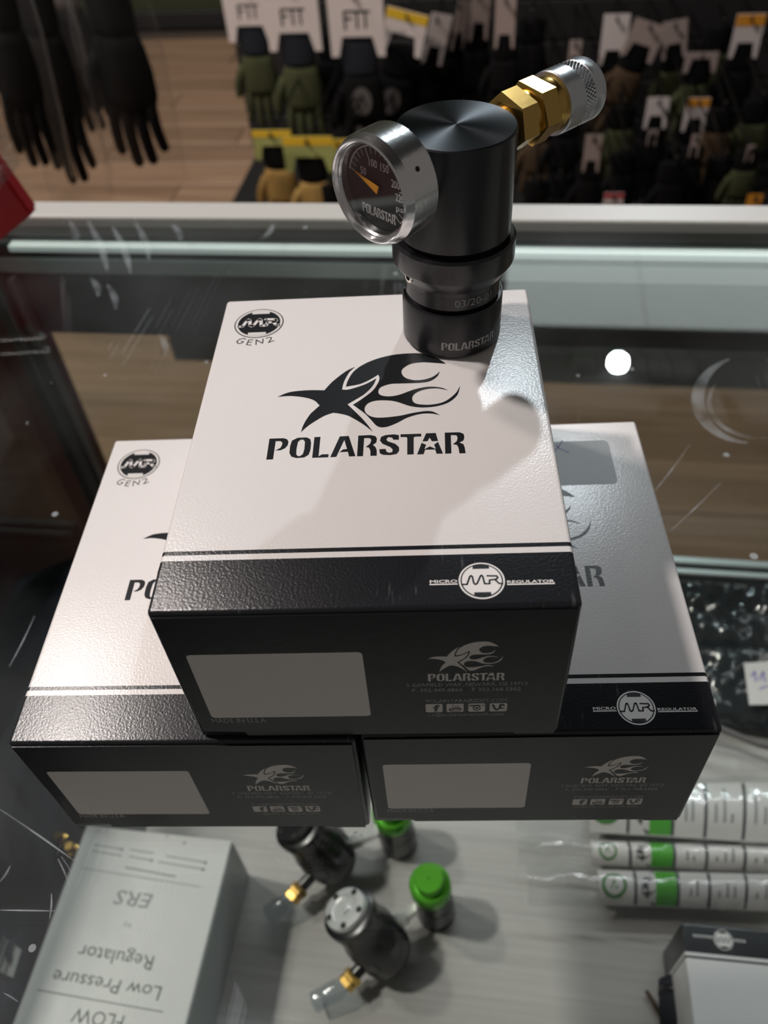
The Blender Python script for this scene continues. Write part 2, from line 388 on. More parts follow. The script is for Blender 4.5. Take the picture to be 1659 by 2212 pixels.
def text2d(s, bold=0.0, shear=0.0, res=2):
    key = (s, bold, shear, res)
    if key in _tc: return _tc[key]
    cu = bpy.data.curves.new('t', 'FONT'); cu.body = s; cu.offset = bold; cu.shear = shear; cu.resolution_u = res; cu.fill_mode = 'FRONT'
    o = bpy.data.objects.new('t', cu); C.objects.link(o)
    dg = bpy.context.evaluated_depsgraph_get(); me = bpy.data.meshes.new_from_object(o.evaluated_get(dg))
    vs = [(v.co.x, v.co.y) for v in me.vertices]; fs = [tuple(p.vertices) for p in me.polygons]
    bpy.data.objects.remove(o); bpy.data.curves.remove(cu); bpy.data.meshes.remove(me)
    _tc[key] = (vs, fs); return vs, fs
class Print:
    """collects flat shapes (u, v) and maps them onto a surface"""
    def __init__(s, lift=0.00003): s.v, s.f, s.m, s.mats, s.lift = [], [], [], [], lift
    def mi(s, name):
        if name not in s.mats: s.mats.append(name)
        return s.mats.index(name)
    def raw(s, vs, fs, mt, layer=0):
        n = len(s.v); k = s.mi(mt)
        s.v += [(p[0], p[1], layer) for p in vs]
        for f in fs: s.f.append(tuple(i+n for i in f)); s.m.append(k)
    def poly(s, p, mt, layer=0, holes=()):
        loops = [[Vector((q[0], q[1], 0)) for q in p]]+[[Vector((q[0], q[1], 0)) for q in h] for h in holes]
        s.raw([(q.x, q.y) for l in loops for q in l], [tuple(t) for t in tessellate_polygon(loops)], mt, layer)
    def polys(s, ps, mt, layer=0):
        for p in ps: s.poly(p, mt, layer)
    def text(s, body, x0, x1, y0, y1, mt, layer=0, bold=0.0, shear=0.0, flip=False):
        vs, fs = text2d(body, bold, shear)
        ax, bx = min(v[0] for v in vs), max(v[0] for v in vs); ay, by = min(v[1] for v in vs), max(v[1] for v in vs)
        s.raw([(x0+(v[0]-ax)/(bx-ax)*(x1-x0), y0+(v[1]-ay)/(by-ay)*(y1-y0)) for v in vs], fs, mt, layer)
    def build(s, name, fn, parent):
        vs = [fn(u, v, s.lift*(1+l)) for u, v, l in s.v]
        me = pydata(vs, s.f)
        for k in s.mats: me.materials.append(M[k])
        for p, k in zip(me.polygons, s.m): p.material_index = k
        bm = bmesh.new(); bm.from_mesh(me)
        want = (Vector(fn(0.0, 0.0, 1e-3))-Vector(fn(0.0, 0.0, 0.0)))
        bm.normal_update()
        for f in bm.faces:
            c = f.calc_center_median()
            if f.normal.dot(want) < 0 and not getattr(s, 'wrap', False): f.normal_flip()
        bm.to_mesh(me); bm.free()
        return obj(name, me, parent)

# ------------------------------------------------------------------ the room
FLOOR = -0.95
def struct(o): o['kind'] = 'structure'; return o
floor = struct(obj('floor', box_mesh(-3.4, 3.4, -1.8, 7.0, FLOOR-0.06, FLOOR-0.012), None, 'subfloor'))
pm = box_mesh(-0.60, 0.60, -0.0742, 0.0742, -0.012, 0.0, 0.0015, 1); pm.materials.append(M['floor_wood'])
for r in range(49):
    y = -0.42+r*0.15
    for c in range(5):
        x = -2.75+c*1.203+(r*0.437) % 1.203
        if y > 3.90 and x < 0.55 or x > 2.85 or y > 6.9: continue
        p = obj('plank', pm, floor, loc=(x, y, FLOOR))
struct(obj('wall_back', box_mesh(-3.4, -0.10, 4.0, 4.06, FLOOR, CEIL), None, 'wall_green'))
struct(obj('wall_middle', box_mesh(-0.16, -0.10, 4.06, 7.0, FLOOR, CEIL), None, 'wall_green'))
struct(obj('wall_back_right', box_mesh(-0.10, 3.4, 7.0, 7.06, FLOOR, CEIL), None, 'wall_dark'))
struct(obj('baseboard_back', box_mesh(-3.4, -0.10, 3.975, 4.0, FLOOR, FLOOR+0.07, 0.004, 1), None, 'base_black'))
struct(obj('ceiling', box_mesh(-3.4, 3.4, -1.8, 7.06, CEIL, CEIL+0.05), None, 'ceiling_dark'))

# lamps
def look(p, q):
    d = (Vector(q)-Vector(p)).normalized(); return d.to_track_quat('-Z', 'Y').to_matrix().to_4x4()
can = lathe([(0, 0.16), (0.045, 0.16), (0.062, 0.12), (0.066, 0.0), (0.060, 0.0), (0.056, 0.03), (0.0, 0.035)], 40); can.materials.append(M['lamp_black'])
for nm, p, q, ty, watt, size, col, ang, lab in LAMPS:
    R = Matrix.Translation(p) @ look(p, q) @ Matrix.Scale(1.3, 4)
    t = thing(nm, lab, 'lamp', mw=R, group='ceiling spotlights')
    obj('housing', can, t)
    obj('lens', lathe([(0.0, 0.003), (0.054, 0.003), (0.054, 0.001), (0, 0.001)], 40), t, 'lens_cool' if col[2] > 0.95 else 'lens_warm')
    vs, fs = tube([(0, 0, 0.15), (0, 0, 0.20), R.inverted() @ Vector((p[0], p[1], CEIL))], 0.008)
    obj('bracket', pydata(vs, fs), t, 'lamp_black')
    ld = bpy.data.lights.new('spotlight_beam', ty); ld.energy = watt; ld.color = col
    if ty == 'AREA': ld.shape = 'DISK'; ld.size = size
    else: ld.spot_size = math.radians(ang); ld.spot_blend = 0.6; ld.shadow_soft_size = size/2
    lo = bpy.data.objects.new('beam', ld); C.objects.link(lo); lo.parent = t; lo.location = (0, 0, -0.004)
for k, (x0, lab) in enumerate(((-0.01, 'flat white ceiling light panel nearer the green wall'), (1.07, 'flat white ceiling light panel in the middle of the row'), (2.15, 'flat white ceiling light panel furthest right'))):
    t = thing('ceiling_panel_light', lab, 'lamp', (x0, 5.47, CEIL), group='ceiling light panels')
    obj('frame', box_mesh(0, 1.08, 0, 1.15, -0.03, 0, 0.004, 1), t, 'rail_white')
    obj('diffuser', box_mesh(0.004, 1.076, 0.02, 1.13, -0.034, -0.029), t, 'troffer')

# ------------------------------------------------------------------ the display counter
X0, X1, YB, YF = -0.375, 1.25, -0.16, 0.505
ct = thing('display_counter', 'long glass-topped display counter with a pale metal front rail', 'counter', (0, 0, 0))
obj('glass_top', box_mesh(X0, X1, YB, YF+0.003, -0.006, 0.0), ct, 'counter_glass')
obj('front_rail', box_mesh(X0-0.02, X1, YF+0.002, YF+0.024, -0.024, 0.0015, 0.0012, 2), ct, 'rail_white')
obj('gasket', box_mesh(X0, X1, YF-0.0075, YF+0.0018, -0.0105, -0.0063), ct, 'gasket')
obj('inner_rail', box_mesh(X0, X1, YF-0.003, YF+0.0018, -0.0175, -0.0108, 0.0008, 1), ct, 'rail_alu')
obj('gasket', box_mesh(X0, X1, YF-0.002, YF+0.0018, -0.0275, -0.0178), ct, 'gasket')
obj('inner_rail', box_mesh(X0, X1, YF-0.004, YF+0.0018, -0.0400, -0.0278, 0.0008, 1), ct, 'rail_alu')
obj('valance', box_mesh(X0, X1, YF-0.001, YF+0.0018, -0.094, -0.0402, 0.0006, 1), ct, 'valance')
led = obj('led_strip', box_mesh(X0+.03, X1-.02, YF-.0165, YF-.0085, -.0155, -.0110, .0006, 1), ct, 'led_white')
ll = bpy.data.lights.new('led_light', 'AREA'); ll.shape = 'RECTANGLE'; ll.size = 1.5; ll.size_y = .006; ll.spread = 1.5; ll.energy = 1.1; ll.color = (.93, .97, 1.0)
lo = bpy.data.objects.new('led_glow', ll); C.objects.link(lo); lo.parent = led; lo.location = ((X0+X1)/2, YF-.0125, -.0160); lo.rotation_euler = (-.95, 0, 0)
obj('front_glass', box_mesh(X0, X1, YF+0.0045, YF+0.0095, FLOOR+0.12, -0.0245), ct, 'pane_glass')
obj('end_glass', box_mesh(X0-0.006, X0-0.001, YB, YF, FLOOR+0.12, -0.0065), ct, 'pane_glass')
obj('side_rail', box_mesh(X0-0.022, X0-0.007, YB, YF+0.002, -0.024, 0.0015, 0.0012, 1), ct, 'rail_alu')
for x, y in ((X0-0.001, YF-0.016), (X0-0.001, YB+0.001)):
    obj('corner_post', box_mesh(x, x+0.010, y, y+0.014, FLOOR+0.12, -0.0412 if y > 0 else -0.007, 0.001, 1), ct, 'post_dark')
    obj('corner_post', box_mesh(x+0.014, x+0.020, y+0.004, y+0.014, FLOOR+0.12, -0.0412 if y > 0 else -0.007, 0.001, 1), ct, 'post_dark')
SH = -0.31
obj('shelf', box_mesh(X0+0.001, X1, YB, YF-0.018, SH-0.014, SH-0.001), ct, 'shelf_dark')
obj('shelf_edge', box_mesh(X0+0.022, X1, YF-0.0175, YF-0.010, SH-0.016, SH+0.003, 0.001, 1), ct, 'rail_alu')
obj('shelf_edge', box_mesh(X0+0.022, X1, YF-0.030, YF-0.024, SH-0.0009, SH+0.004, 0.001, 1), ct, 'rail_alu')
obj('shelf_liner', box_mesh(-0.235, X1, YB, 0.335, SH-0.0009, SH), ct, 'liner_grey')
for k in range(2): obj('added_rear_panel', box_mesh(X0+.02+k*.80, X0+.84+k*.78, YB-.004-k*.006, YB-.001-k*.006, FLOOR+.125, -.03, .0008, 1), ct, 'base_black')  # unseen dark panels, added to darken the reflection in the carton fronts
obj('rear_rail', box_mesh(X0, X1, YB-.014, YB-.0005, -.029, .0015, .001, 1), ct, 'rail_alu')
obj('base', box_mesh(X0-0.02, X1, YB, YF+0.02, FLOOR, FLOOR+0.12, 0.003, 1), ct, 'base_black')
obj('lower_deck', box_mesh(X0, X1, YB, YF, FLOOR+0.121, FLOOR+0.14), ct, 'shelf_dark')

def smear(name, lines, wpx, mt):
    P = Print(0.00004)
    for ln in lines:
        pts = [hitz(u, v, 0.0) for u, v in ln]; w0 = wpx*(pts[0]-CO).length/FPX
        pts = [(p.x, p.y) for p in pts]
        n = len(pts); top_, bot_ = [], []
        for i, p in enumerate(pts):
            a, b = Vector(pts[max(i-1, 0)]), Vector(pts[min(i+1, n-1)]); d = (b-a).normalized(); k = Vector((-d.y, d.x))*w0*(0.15+0.85*math.sin(PI*(i+.5)/n))*.5
            top_.append((p[0]+k.x, p[1]+k.y)); bot_.append((p[0]-k.x, p[1]-k.y))
        for i in range(n-1): P.poly([top_[i], top_[i+1], bot_[i+1], bot_[i]], mt)
    return P.build(name, lambda u, v, l: (u, v, l), ct)
def soft(a, b, n=8, sag=6): return [(a[0]+(b[0]-a[0])*i/n+sag*math.sin(PI*i/n), a[1]+(b[1]-a[1])*i/n) for i in range(n+1)]
for a, b in (((150, 478), (164, 530)), ((190, 478), (232, 585)), ((243, 490), (282, 590)), ((292, 480), (322, 560)), ((372, 485), (390, 520)), ((345, 722), (356, 768)), ((196, 600), (212, 640)), ((232, 615), (250, 668)), ((560, 520), (590, 485))):
    smear('smear', [soft(a, b)], 13, 'smear')
def arc(cx, cy, rx, ry, a0, a1, n=20): return [(cx+rx*math.cos(math.radians(a0+(a1-a0)*i/n)), cy-ry*math.sin(math.radians(a0+(a1-a0)*i/n))) for i in range(n+1)]
smear('smear', [arc(1625, 862, 118, 95, 115, 265)], 24, 'smear'); smear('smear', [arc(1640, 868, 108, 78, 150, 280)], 12, 'smear')
for a, b, wd in (((0, 1748), (164, 1862), 3), ((0, 1966), (122, 1968), 2.5), ((107, 1985), (111, 1930), 3), ((125, 1855), (150, 1915), 3), ((132, 1850), (162, 1900), 2), ((0, 1905), (22, 1870), 5), ((20, 1440), (75, 1330), 3), ((1415, 1060), (1490, 960), 2), ((1450, 1145), (1560, 1040), 2), ((8, 2145), (40, 2165), 3)):
    smear('scratch', [soft(a, b, 8, 2)], wd, 'scratch')
# ------------------------------------------------------------------ the cartons
def fitpt(x, y): v = RZ @ Vector((x, y, 0)); return v.x, v.y
FIT = {'T': (-0.001777, 0.177386, -0.083367, BH), 'L': (-0.057973, 0.180546, -0.087319, 0.0), 'R': (0.042688, 0.173571, -0.081206, 0.0)}
def frame(k):
    cx, cy, yaw, z = FIT[k]; x, y = fitpt(cx, cy)
    return Matrix.Translation((x, y, z+0.00015+(0.0003 if k == 'T' else 0))) @ Matrix.Rotation(yaw+A0, 4, 'Z')
FT = frame('T'); FTI = FT.inverted()
TOPZ = FT.translation.z+BH
def top_uv(u, v): p = FTI @ hitz(u, v, TOPZ); return (p.x, p.y)
fn_ = FT.to_3x3() @ Vector((0, -1, 0)); fp_ = FT @ Vector((0, -BL/2, 0))
def front_uv(u, v): p = FTI @ hitp(u, v, fp_, fn_); return (p.x, p.z)

s1 = 420/1659
def L1(p): return top_uv(590+p[0]*s1, 750+p[1]*s1)
star_px = [[(38, 424), (120, 390), (200, 375), (320, 367)], [(437, 368), (500, 300), (580, 235), (640, 195)], [(700, 168), (650, 215), (612, 280), (597, 320)],
 [(588, 362), (640, 362), (720, 340), (800, 310)], [(882, 266), (850, 330), (780, 400), (700, 450)], [(635, 488), (700, 550), (770, 620), (820, 680)],
 [(850, 722), (770, 660), (650, 590), (570, 568)], [(510, 560), (430, 590), (330, 650), (270, 695)], [(237, 728), (260, 660), (310, 580), (350, 540)], [(397, 498), (350, 455), (270, 430), (150, 417)]]
flame_px = [[(620, 338), (640, 280), (690, 205), (780, 143), (900, 95), (1050, 62), (1230, 52), (1330, 68), (1420, 105)],
 [(1478, 143), (1380, 135), (1280, 130), (1180, 142), (1112, 180), (1095, 215), (1120, 255), (1180, 278), (1260, 280), (1340, 262), (1390, 235)],
 [(1424, 205), (1400, 250), (1340, 290), (1250, 305), (1100, 310), (1000, 315), (920, 342), (897, 380), (920, 410), (990, 420), (1080, 405), (1200, 362), (1320, 338), (1430, 345)],
 [(1497, 370), (1400, 352), (1300, 360), (1220, 390), (1187, 430), (1200, 470), (1250, 488), (1350, 490), (1460, 465), (1550, 400)],
 [(1597, 330), (1570, 410), (1500, 470), (1400, 503), (1280, 515), (1170, 503), (1060, 468), (980, 455), (880, 457), (810, 480), (780, 525), (800, 570), (860, 598), (950, 600), (1080, 585), (1200, 560), (1310, 545), (1370, 553)],
 [(1424, 580), (1350, 567), (1260, 570), (1150, 600), (1050, 650), (960, 682), (890, 675), (830, 615), (780, 565), (720, 520)],
 [(680, 492), (760, 440), (850, 370), (895, 305), (907, 262)], [(897, 235), (830, 275), (740, 315)]]
STAR = [L1(p) for p in catmull(star_px)]; FLAME = [L1(p) for p in catmull(flame_px)]
s2 = 460/1659
def L2(p): return top_uv(560+p[0]*s2, 920+p[1]*s2)
letters_px = [
 ([(80, 100), (190, 96), (218, 105), (228, 125), (222, 150), (200, 175), (165, 190), (125, 192), (165, 172), (178, 150), (180, 130), (166, 119), (128, 120), (107, 261), (55, 263)], []),
 ([(300, 93), (370, 90), (398, 104), (404, 135), (398, 190), (385, 225), (350, 246), (290, 251), (250, 240), (235, 212), (240, 160), (255, 115)], [[(322, 108), (345, 108), (356, 125), (352, 180), (340, 220), (318, 236), (300, 236), (288, 222), (290, 180), (302, 125)]]),
 ([(430, 88), (477, 86), (462, 238), (488, 222), (541, 221), (537, 245), (412, 249)], []),
 ([(628, 82), (697, 79), (749, 236), (700, 239), (690, 201), (625, 206), (652, 184), (684, 181), (663, 110), (600, 242), (553, 244)], []),
 ([(772, 76), (870, 72), (905, 80), (917, 100), (912, 130), (885, 148), (905, 165), (915, 190), (915, 233), (866, 234), (866, 195), (855, 170), (830, 165), (862, 140), (872, 118), (868, 100), (850, 95), (817, 96), (808, 236), (762, 237)], []),
 ([(985, 72), (1050, 66), (1088, 72), (1088, 108), (1045, 108), (1035, 92), (1005, 88), (990, 105), (1000, 120), (1060, 140), (1088, 165), (1090, 195), (1070, 220), (1020, 228), (965, 226), (940, 215), (935, 182), (985, 180), (990, 200), (1010, 210), (1035, 205), (1040, 185), (1020, 165), (960, 140), (940, 115), (950, 85)], []),
 ([(1100, 66), (1262, 61), (1262, 83), (1215, 84), (1203, 92), (1203, 222), (1153, 224), (1153, 94), (1143, 87), (1101, 88)], []),
 ([(1300, 58), (1375, 56), (1393, 118), (1345, 120), (1327, 92), (1310, 120), (1272, 121)], []),
 ([(1265, 132), (1300, 148), (1286, 182), (1330, 160), (1376, 180), (1362, 146), (1393, 125), (1432, 216), (1382, 218), (1370, 184), (1292, 186), (1280, 221), (1230, 223)], []),
 ([(1445, 53), (1560, 50), (1592, 62), (1598, 90), (1590, 115), (1560, 130), (1590, 142), (1600, 165), (1608, 213), (1560, 215), (1552, 170), (1540, 148), (1508, 144), (1538, 120), (1545, 95), (1538, 75), (1515, 72), (1492, 73), (1497, 215), (1449, 217)], [])]
WORD = [([L2(p) for p in o], [[L2(p) for p in h] for h in hs]) for o, hs in letters_px]
wx0 = min(p[0] for o, h in WORD for p in o); wx1 = max(p[0] for o, h in WORD for p in o)
wy0 = min(p[1] for o, h in WORD for p in o); wy1 = max(p[1] for o, h in WORD for p in o)
def word(P, mt, x0, x1, y0, y1, layer=0):
    f = lambda p: (x0+(p[0]-wx0)/(wx1-wx0)*(x1-x0), y0+(p[1]-wy0)/(wy1-wy0)*(y1-y0))
    for o, hs in WORD: P.poly([f(p) for p in o], mt, layer, [[f(p) for p in h] for h in hs])
lx0 = min(p[0] for p in STAR); lx1 = max(p[0] for p in FLAME); ly0 = min(p[1] for p in STAR+FLAME); ly1 = max(p[1] for p in FLAME)
def logo(P, mt, x0, x1, y0, y1, layer=0):
    f = lambda p: (x0+(p[0]-lx0)/(lx1-lx0)*(x1-x0), y0+(p[1]-ly0)/(ly1-ly0)*(y1-y0))
    P.poly([f(p) for p in STAR], mt, layer); P.poly([f(p) for p in FLAME], mt, layer)
MRP = [[(-.84, -.20), (-.65, -.21), (-.51, .20), (-.455, .27), (-.40, .22), (-.35, -.15), (-.29, -.215), (-.21, -.17), (-.05, .22), (0, .275), (.055, .22), (.11, -.19), (.33, -.19), (.33, .0), (.63, .04), (.70, .13), (.66, .22), (.25, .24)], [(.56, .04), (.74, -.2), (.88, -.2)]]
def emblem(P, cx, cy, r, on, off, ring):
    P.poly(circle(cx, cy, r), ring[0], 0); P.poly(circle(cx, cy, r*ring[2]), ring[1], 1)
    P.poly(circle(cx, cy, r*0.86), on, 2)
    for sgn in (1, -1):
        P.poly([(cx-.36*r, cy+sgn*.64*r), (cx+.36*r, cy+sgn*.64*r), (cx+.36*r, cy+sgn*.80*r), (cx-.36*r, cy+sgn*.80*r)], off, 3)
        P.poly([(cx-.36*r, cy+sgn*.79*r), (cx+.36*r, cy+sgn*.79*r), (cx+.2*r, cy+sgn*.87*r), (cx-.2*r, cy+sgn*.87*r)], off, 3)
    for line in MRP: P.polys(stroke([(cx+a*r, cy+b*r) for a, b in line], (0.075 if ring[2] < .95 and on == 'ink_white' else .13)*r), off, 4)
s5 = 280/1659
def F5(x, y): return front_uv(870+x*s5, 1370+y*s5)
s4 = 290/1659
def T4(x, y): return top_uv(920+x*s4, 1200+y*s4)
s3 = 130/1659
def T3(x, y): return top_uv(495+x*s3, 655+y*s3)

def make_carton(k, label, mark=True, sticker=False, rot=None, mw=None, detail=True):
    t = thing('regulator_box', label, 'box', mw=mw if mw is not None else frame(k), group='white and black regulator boxes')
    bm = bmesh.new(); bmesh.ops.create_cube(bm, size=1)
    bmesh.ops.scale(bm, vec=(BW, BL, BH), verts=bm.verts); bmesh.ops.translate(bm, vec=(0, 0, BH/2), verts=bm.verts)
    bmesh.ops.bevel(bm, geom=bm.edges[:], offset=0.0011, segments=3, profile=0.5, affect='EDGES')
    me = bpy.data.meshes.new('carton'); bm.to_mesh(me); bm.free(); sharp(me, 0.9)
    obj('carton', me, t, 'carton')
    # tucked end panel, a hair proud of the end, with its two corner tabs
    y = -BL/2
    pan = [(-BW/2+.0016, 0.0040), (-BW/2+.0130, 0.0034), (-BW/2+.0136, 0.0012), (BW/2-.0125, 0.0012), (BW/2-.0119, 0.0004), (BW/2-.0014, 0.0004), (BW/2-.0010, BH-.0014), (-BW/2+.0010, BH-.0014)]
    pm_ = prism(pan, 0, 0.0005); fl = obj('end_flap', pm_, t, 'carton_black', mw=Matrix(((1, 0, 0, 0), (0, 0, -1, y-0.0000), (0, 1, 0, 0), (0, 0, 0, 1))))
    topf = lambda u, v, l: (u, v, BH+l)
    frf = lambda u, v, l: (u, y-0.0005-l, v)
    P = Print(); logo(P, 'ink_black', lx0, lx1, ly0, ly1); P.build('logo', topf, t)
    P = Print(); word(P, 'ink_black', wx0, wx1, wy0, wy1); P.build('lettering', topf, t)
    P = Print()
    c0 = T4(690, 310); r_ = 0.00535
    emblem(P, c0[0], c0[1], r_, 'ink_white', 'ink_black', ('ink_white', 'ink_black', 0.92)); P.build('emblem', topf, t)
    P = Print()
    P.text('MICRO', T4(48, 320)[0], T4(388, 320)[0], T4(218, 341)[1], T4(218, 302)[1], 'ink_white', bold=0.02)
    yl = T4(218, 354)[1]
    P.poly([(T4(45, 350)[0], yl-.00022), (T4(393, 350)[0], yl-.00022), (T4(393, 350)[0], yl+.00012), (T4(45, 350)[0], yl+.00012)], 'ink_white')
    P.build('lettering', topf, t); P = Print()
    yl = T4(1296, 350)[1]; P.text('REGULATOR', T4(1002, 320)[0], T4(1590, 320)[0], T4(1296, 339)[1], T4(1296, 303)[1], 'ink_white', bold=0.02)
    P.poly([(T4(1003, 350)[0], yl-.00022), (T4(1596, 350)[0], yl-.00022), (T4(1596, 350)[0], yl+.00012), (T4(1003, 350)[0], yl+.00012)], 'ink_white')
    P.build('lettering', topf, t)
    if mark:
        P = Print(); c1 = T3(825, 555); r1 = 0.0080
        emblem(P, c1[0], c1[1], r1, 'ink_black', 'ink_white', ('ink_black', 'ink_white', 0.955)); P.build('emblem', topf, t)
        P = Print()
        for line in ([(455, 995), (400, 970), (300, 990), (215, 1050), (230, 1100), (300, 1118), (370, 1090), (395, 1060), (330, 1055)], [(660, 1015), (545, 1010), (480, 1145), (600, 1155)], [(515, 1078), (620, 1078)], [(740, 1145), (745, 1010), (920, 1105), (938, 985)], [(1020, 975), (1100, 940), (1165, 950), (1150, 1000), (1085, 1085), (1235, 1030)]):
            P.polys(stroke([T3(*q) for q in line], 0.00036), 'ink_black')
        P.build('lettering', topf, t)
    P = Print()
    a, b = front_uv(404, 1412), front_uv(783, 1404); c, d = front_uv(455, 1545), front_uv(801, 1545)
    x0, x1, z1, z0 = (a[0]+c[0])/2, (b[0]+d[0])/2, (a[1]+b[1])/2, (c[1]+d[1])/2
    P.poly(rrect(x0, z0, x1, z1, 0.0012), 'panel_white'); P.build('blank_panel', frf, t)
    P = Print(); a, b = F5(325, 465), F5(1300, 75); yb = F5(800, 463)[1]; yt = F5(800, 75)[1]; logo(P, 'panel_white', a[0], b[0], yb, yt); P.build('logo', frf, t)
    P = Print(); xa, xb = F5(322, 525)[0], F5(1298, 525)[0]; word(P, 'panel_white', xa, xb, F5(800, 574)[1], F5(800, 478)[1]); P.build('lettering', frf, t)
    P = Print()
    def line(s, x0, x1, y0, y1, mt='ink_faint', bold=0.0):
        P.text(s, F5(x0, (y0+y1)/2)[0], F5(x1, (y0+y1)/2)[0], F5(800, y1)[1], F5(800, y0)[1], mt, bold=bold)
    line('5 GARFIELD WAY, NEWARK, DE 19713', 48, 1590, 598, 646, 'ink_grey'); line('P: 302.449.4866    F 302.368.5502', 120, 1510, 666, 708, 'ink_grey')
    line('POLARSTARAIRSOFT.COM', 300, 1325, 808, 848, 'ink_grey'); line('cs@polarstarairsoft.com', 328, 1283, 982, 1030, 'ink_grey')
    P.build('lettering', frf, t); P = Print()
    P.text('MADE IN U.S.A', front_uv(458, 1552)[0], front_uv(575, 1552)[0], front_uv(516, 1557)[1], front_uv(516, 1548)[1], 'ink_grey')
    P.build('lettering', frf, t)
    zi0, zi1 = F5(800, 970)[1], F5(800, 865)[1]
    for n, (xa, xb) in enumerate(((292, 508), (560, 778), (838, 1052), (1110, 1332))):
        P = Print(); a, b = F5(xa, 917)[0], F5(xb, 917)[0]; w_, h_ = b-a, zi1-zi0
        P.poly(rrect(a, zi0, b, zi1, h_*0.12), 'panel_white', 0)
        q = lambda x, y: (a+w_*x, zi0+h_*y)
        if n == 0: P.text('f', *[q(.45, 0)[0], q(.84, 0)[0], q(0, .10)[1], q(0, .90)[1]], 'ink_black', 1, bold=0.04)
        if n == 1:
            P.text('You', q(.27, 0)[0], q(.74, 0)[0], q(0, .55)[1], q(0, .92)[1], 'ink_black', 1)
            P.poly(rrect(*q(.14, .08), *q(.86, .52), h_*0.16), 'ink_black', 1); P.text('Tube', q(.22, 0)[0], q(.78, 0)[0], q(0, .14)[1], q(0, .46)[1], 'panel_white', 2, bold=0.02)
        if n == 2:
            P.poly([q(.06, .68), q(.94, .68), q(.94, .82), q(.06, .82)], 'ink_black', 1); P.poly(circle(*q(.5, .48), w_*.24, 24, h_*.36), 'ink_black', 1)
            P.poly(circle(*q(.5, .48), w_*.16, 24, h_*.24), 'panel_white', 2); P.poly(circle(*q(.5, .48), w_*.09, 20, h_*.14), 'ink_black', 3); P.poly([q(.68, .70), q(.86, .70), q(.86, .80), q(.68, .80)], 'panel_white', 2)
        if n == 3:
            P.polys(stroke([q(.18, .80), q(.32, .30), q(.42, .18), q(.62, .50), q(.60, .78), q(.72, .84), q(.80, .72)], h_*.15), 'ink_black', 1); P.polys(stroke([q(.55, .45), q(.68, .36), q(.84, .40)], h_*.10), 'ink_black', 1)
        P.build('icon', frf, t)
    if sticker:
        FR = frame('R').inverted(); zt = frame('R').translation.z+BH
        def R_(u, v): p = FR @ hitz(u, v, zt); return (p.x, p.y)
        a, b = R_(1336, 1045), R_(1330, 950); wl = 0.030
        P = Print(); P.poly(rrect(a[0]-wl, a[1], a[0], b[1], 0.0022), 'sticker_grey'); P.build('sticker', topf, t)
        P = Print(0.00006); s7 = 559/1585
        for ln in ([(258, 318), (278, 325), (300, 300), (325, 262)], [(285, 285), (300, 305), (365, 335)], [(258, 290), (272, 318)]):
            P.polys(stroke([R_(1100+x*s7, 860+y*s7) for x, y in ln], 0.00045), 'pen_purple')
        P.build('pen_mark', topf, t)
    return t
make_carton('T', 'top white and black carton that carries the black regulator')
make_carton('L', 'lower left carton with fully lit white lid under the top carton')
make_carton('R', 'lower right carton in shade with a grey sticker on its lid', mark=False, sticker=True)

# ------------------------------------------------------------------ the regulator on the top carton
mm = 0.001
rc = RZ @ Vector((0.0260, 0.2172, 0))
lean = math.radians(1.15)
camright = Vector((RT.x, RT.y, 0)).normalized(); axis = Vector((0, 0, 1)).cross(camright)   # tip the top towards camera-right
TR = Matrix.Translation((rc.x, rc.y, TOPZ+0.00036)) @ Matrix.Rotation(lean, 4, axis)
reg = thing('air_regulator', 'black cylindrical air regulator with gauge and brass coupler standing on the top carton', 'regulator', mw=TR)
def prof(*p): return lathe([(r*mm, z*mm) for r, z in p], 128)
obj('bottom_ring', prof((0, 0), (14.2, 0), (15.0, .6), (15.0, 14.4), (14.7, 15.0), (14.45, 15.0), (14.35, 14.4), (13.2, 14.4), (0, 14.4)), reg, 'anodized')
obj('neck', prof((0, 14.5), (13.4, 14.5), (13.4, 15.6), (14.1, 16.2), (14.1, 20.2), (14.55, 20.6), (14.7, 22.0), (0, 22.0)), reg, 'anodized')
obj('collar', prof((0, 22.1), (14.8, 22.1), (15.1, 22.7), (17.4, 26.2), (17.6, 26.8), (17.6, 32.6), (17.0, 33.4), (16.0, 33.4), (0, 33.4)), reg, 'anodized')
obj('body', prof((0, 33.5), (14.9, 33.5), (14.9, 34.3), (15.95, 34.8), (15.95, 62.4), (15.65, 62.8), (0, 62.8)), reg, 'anodized')
obj('top_face', prof((0, 63.0), (3, 63.0), (8, 63.0), (15.5, 63.0), (15.7, 62.85), (0, 62.82)), reg, 'turned_top')
# set screw
TRI = TR.inverted(); LR = TRI.to_3x3()
def lat(px, py, z):                       # azimuth on the regulator (local) of what the photo shows at this pixel
    p = TRI @ hitz(px, py, TR.translation.z+z); return math.atan2(p.y, p.x)
def radial(az, z, s=0.0):                 # local frame: z out along the azimuth, y up
    a = Vector((math.cos(az), math.sin(az), 0)); up = Vector((0, 0, 1)); x = up.cross(a)
    o = a*s+Vector((0, 0, z)); return Matrix(((x.x, up.x, a.x, o.x), (x.y, up.y, a.y, o.y), (x.z, up.z, a.z, o.z), (0, 0, 0, 1)))
def front_az(px):                         # azimuth on a radius facing the camera, found by image column
    best = None
    for k in range(720):
        az = 2*PI*k/720; p = TR @ Vector((15*mm*math.cos(az), 15*mm*math.sin(az), 25*mm)); d = p-CO
        n = TR.to_3x3() @ Vector((math.cos(az), math.sin(az), 0))
        if n.dot(d) > 0: continue
        u = CXP+FPX*d.dot(RT)/d.dot(FW)
        if best is None or abs(u-px) < best[0]: best = (abs(u-px), az)
    return best[1]
azs = front_az(894)
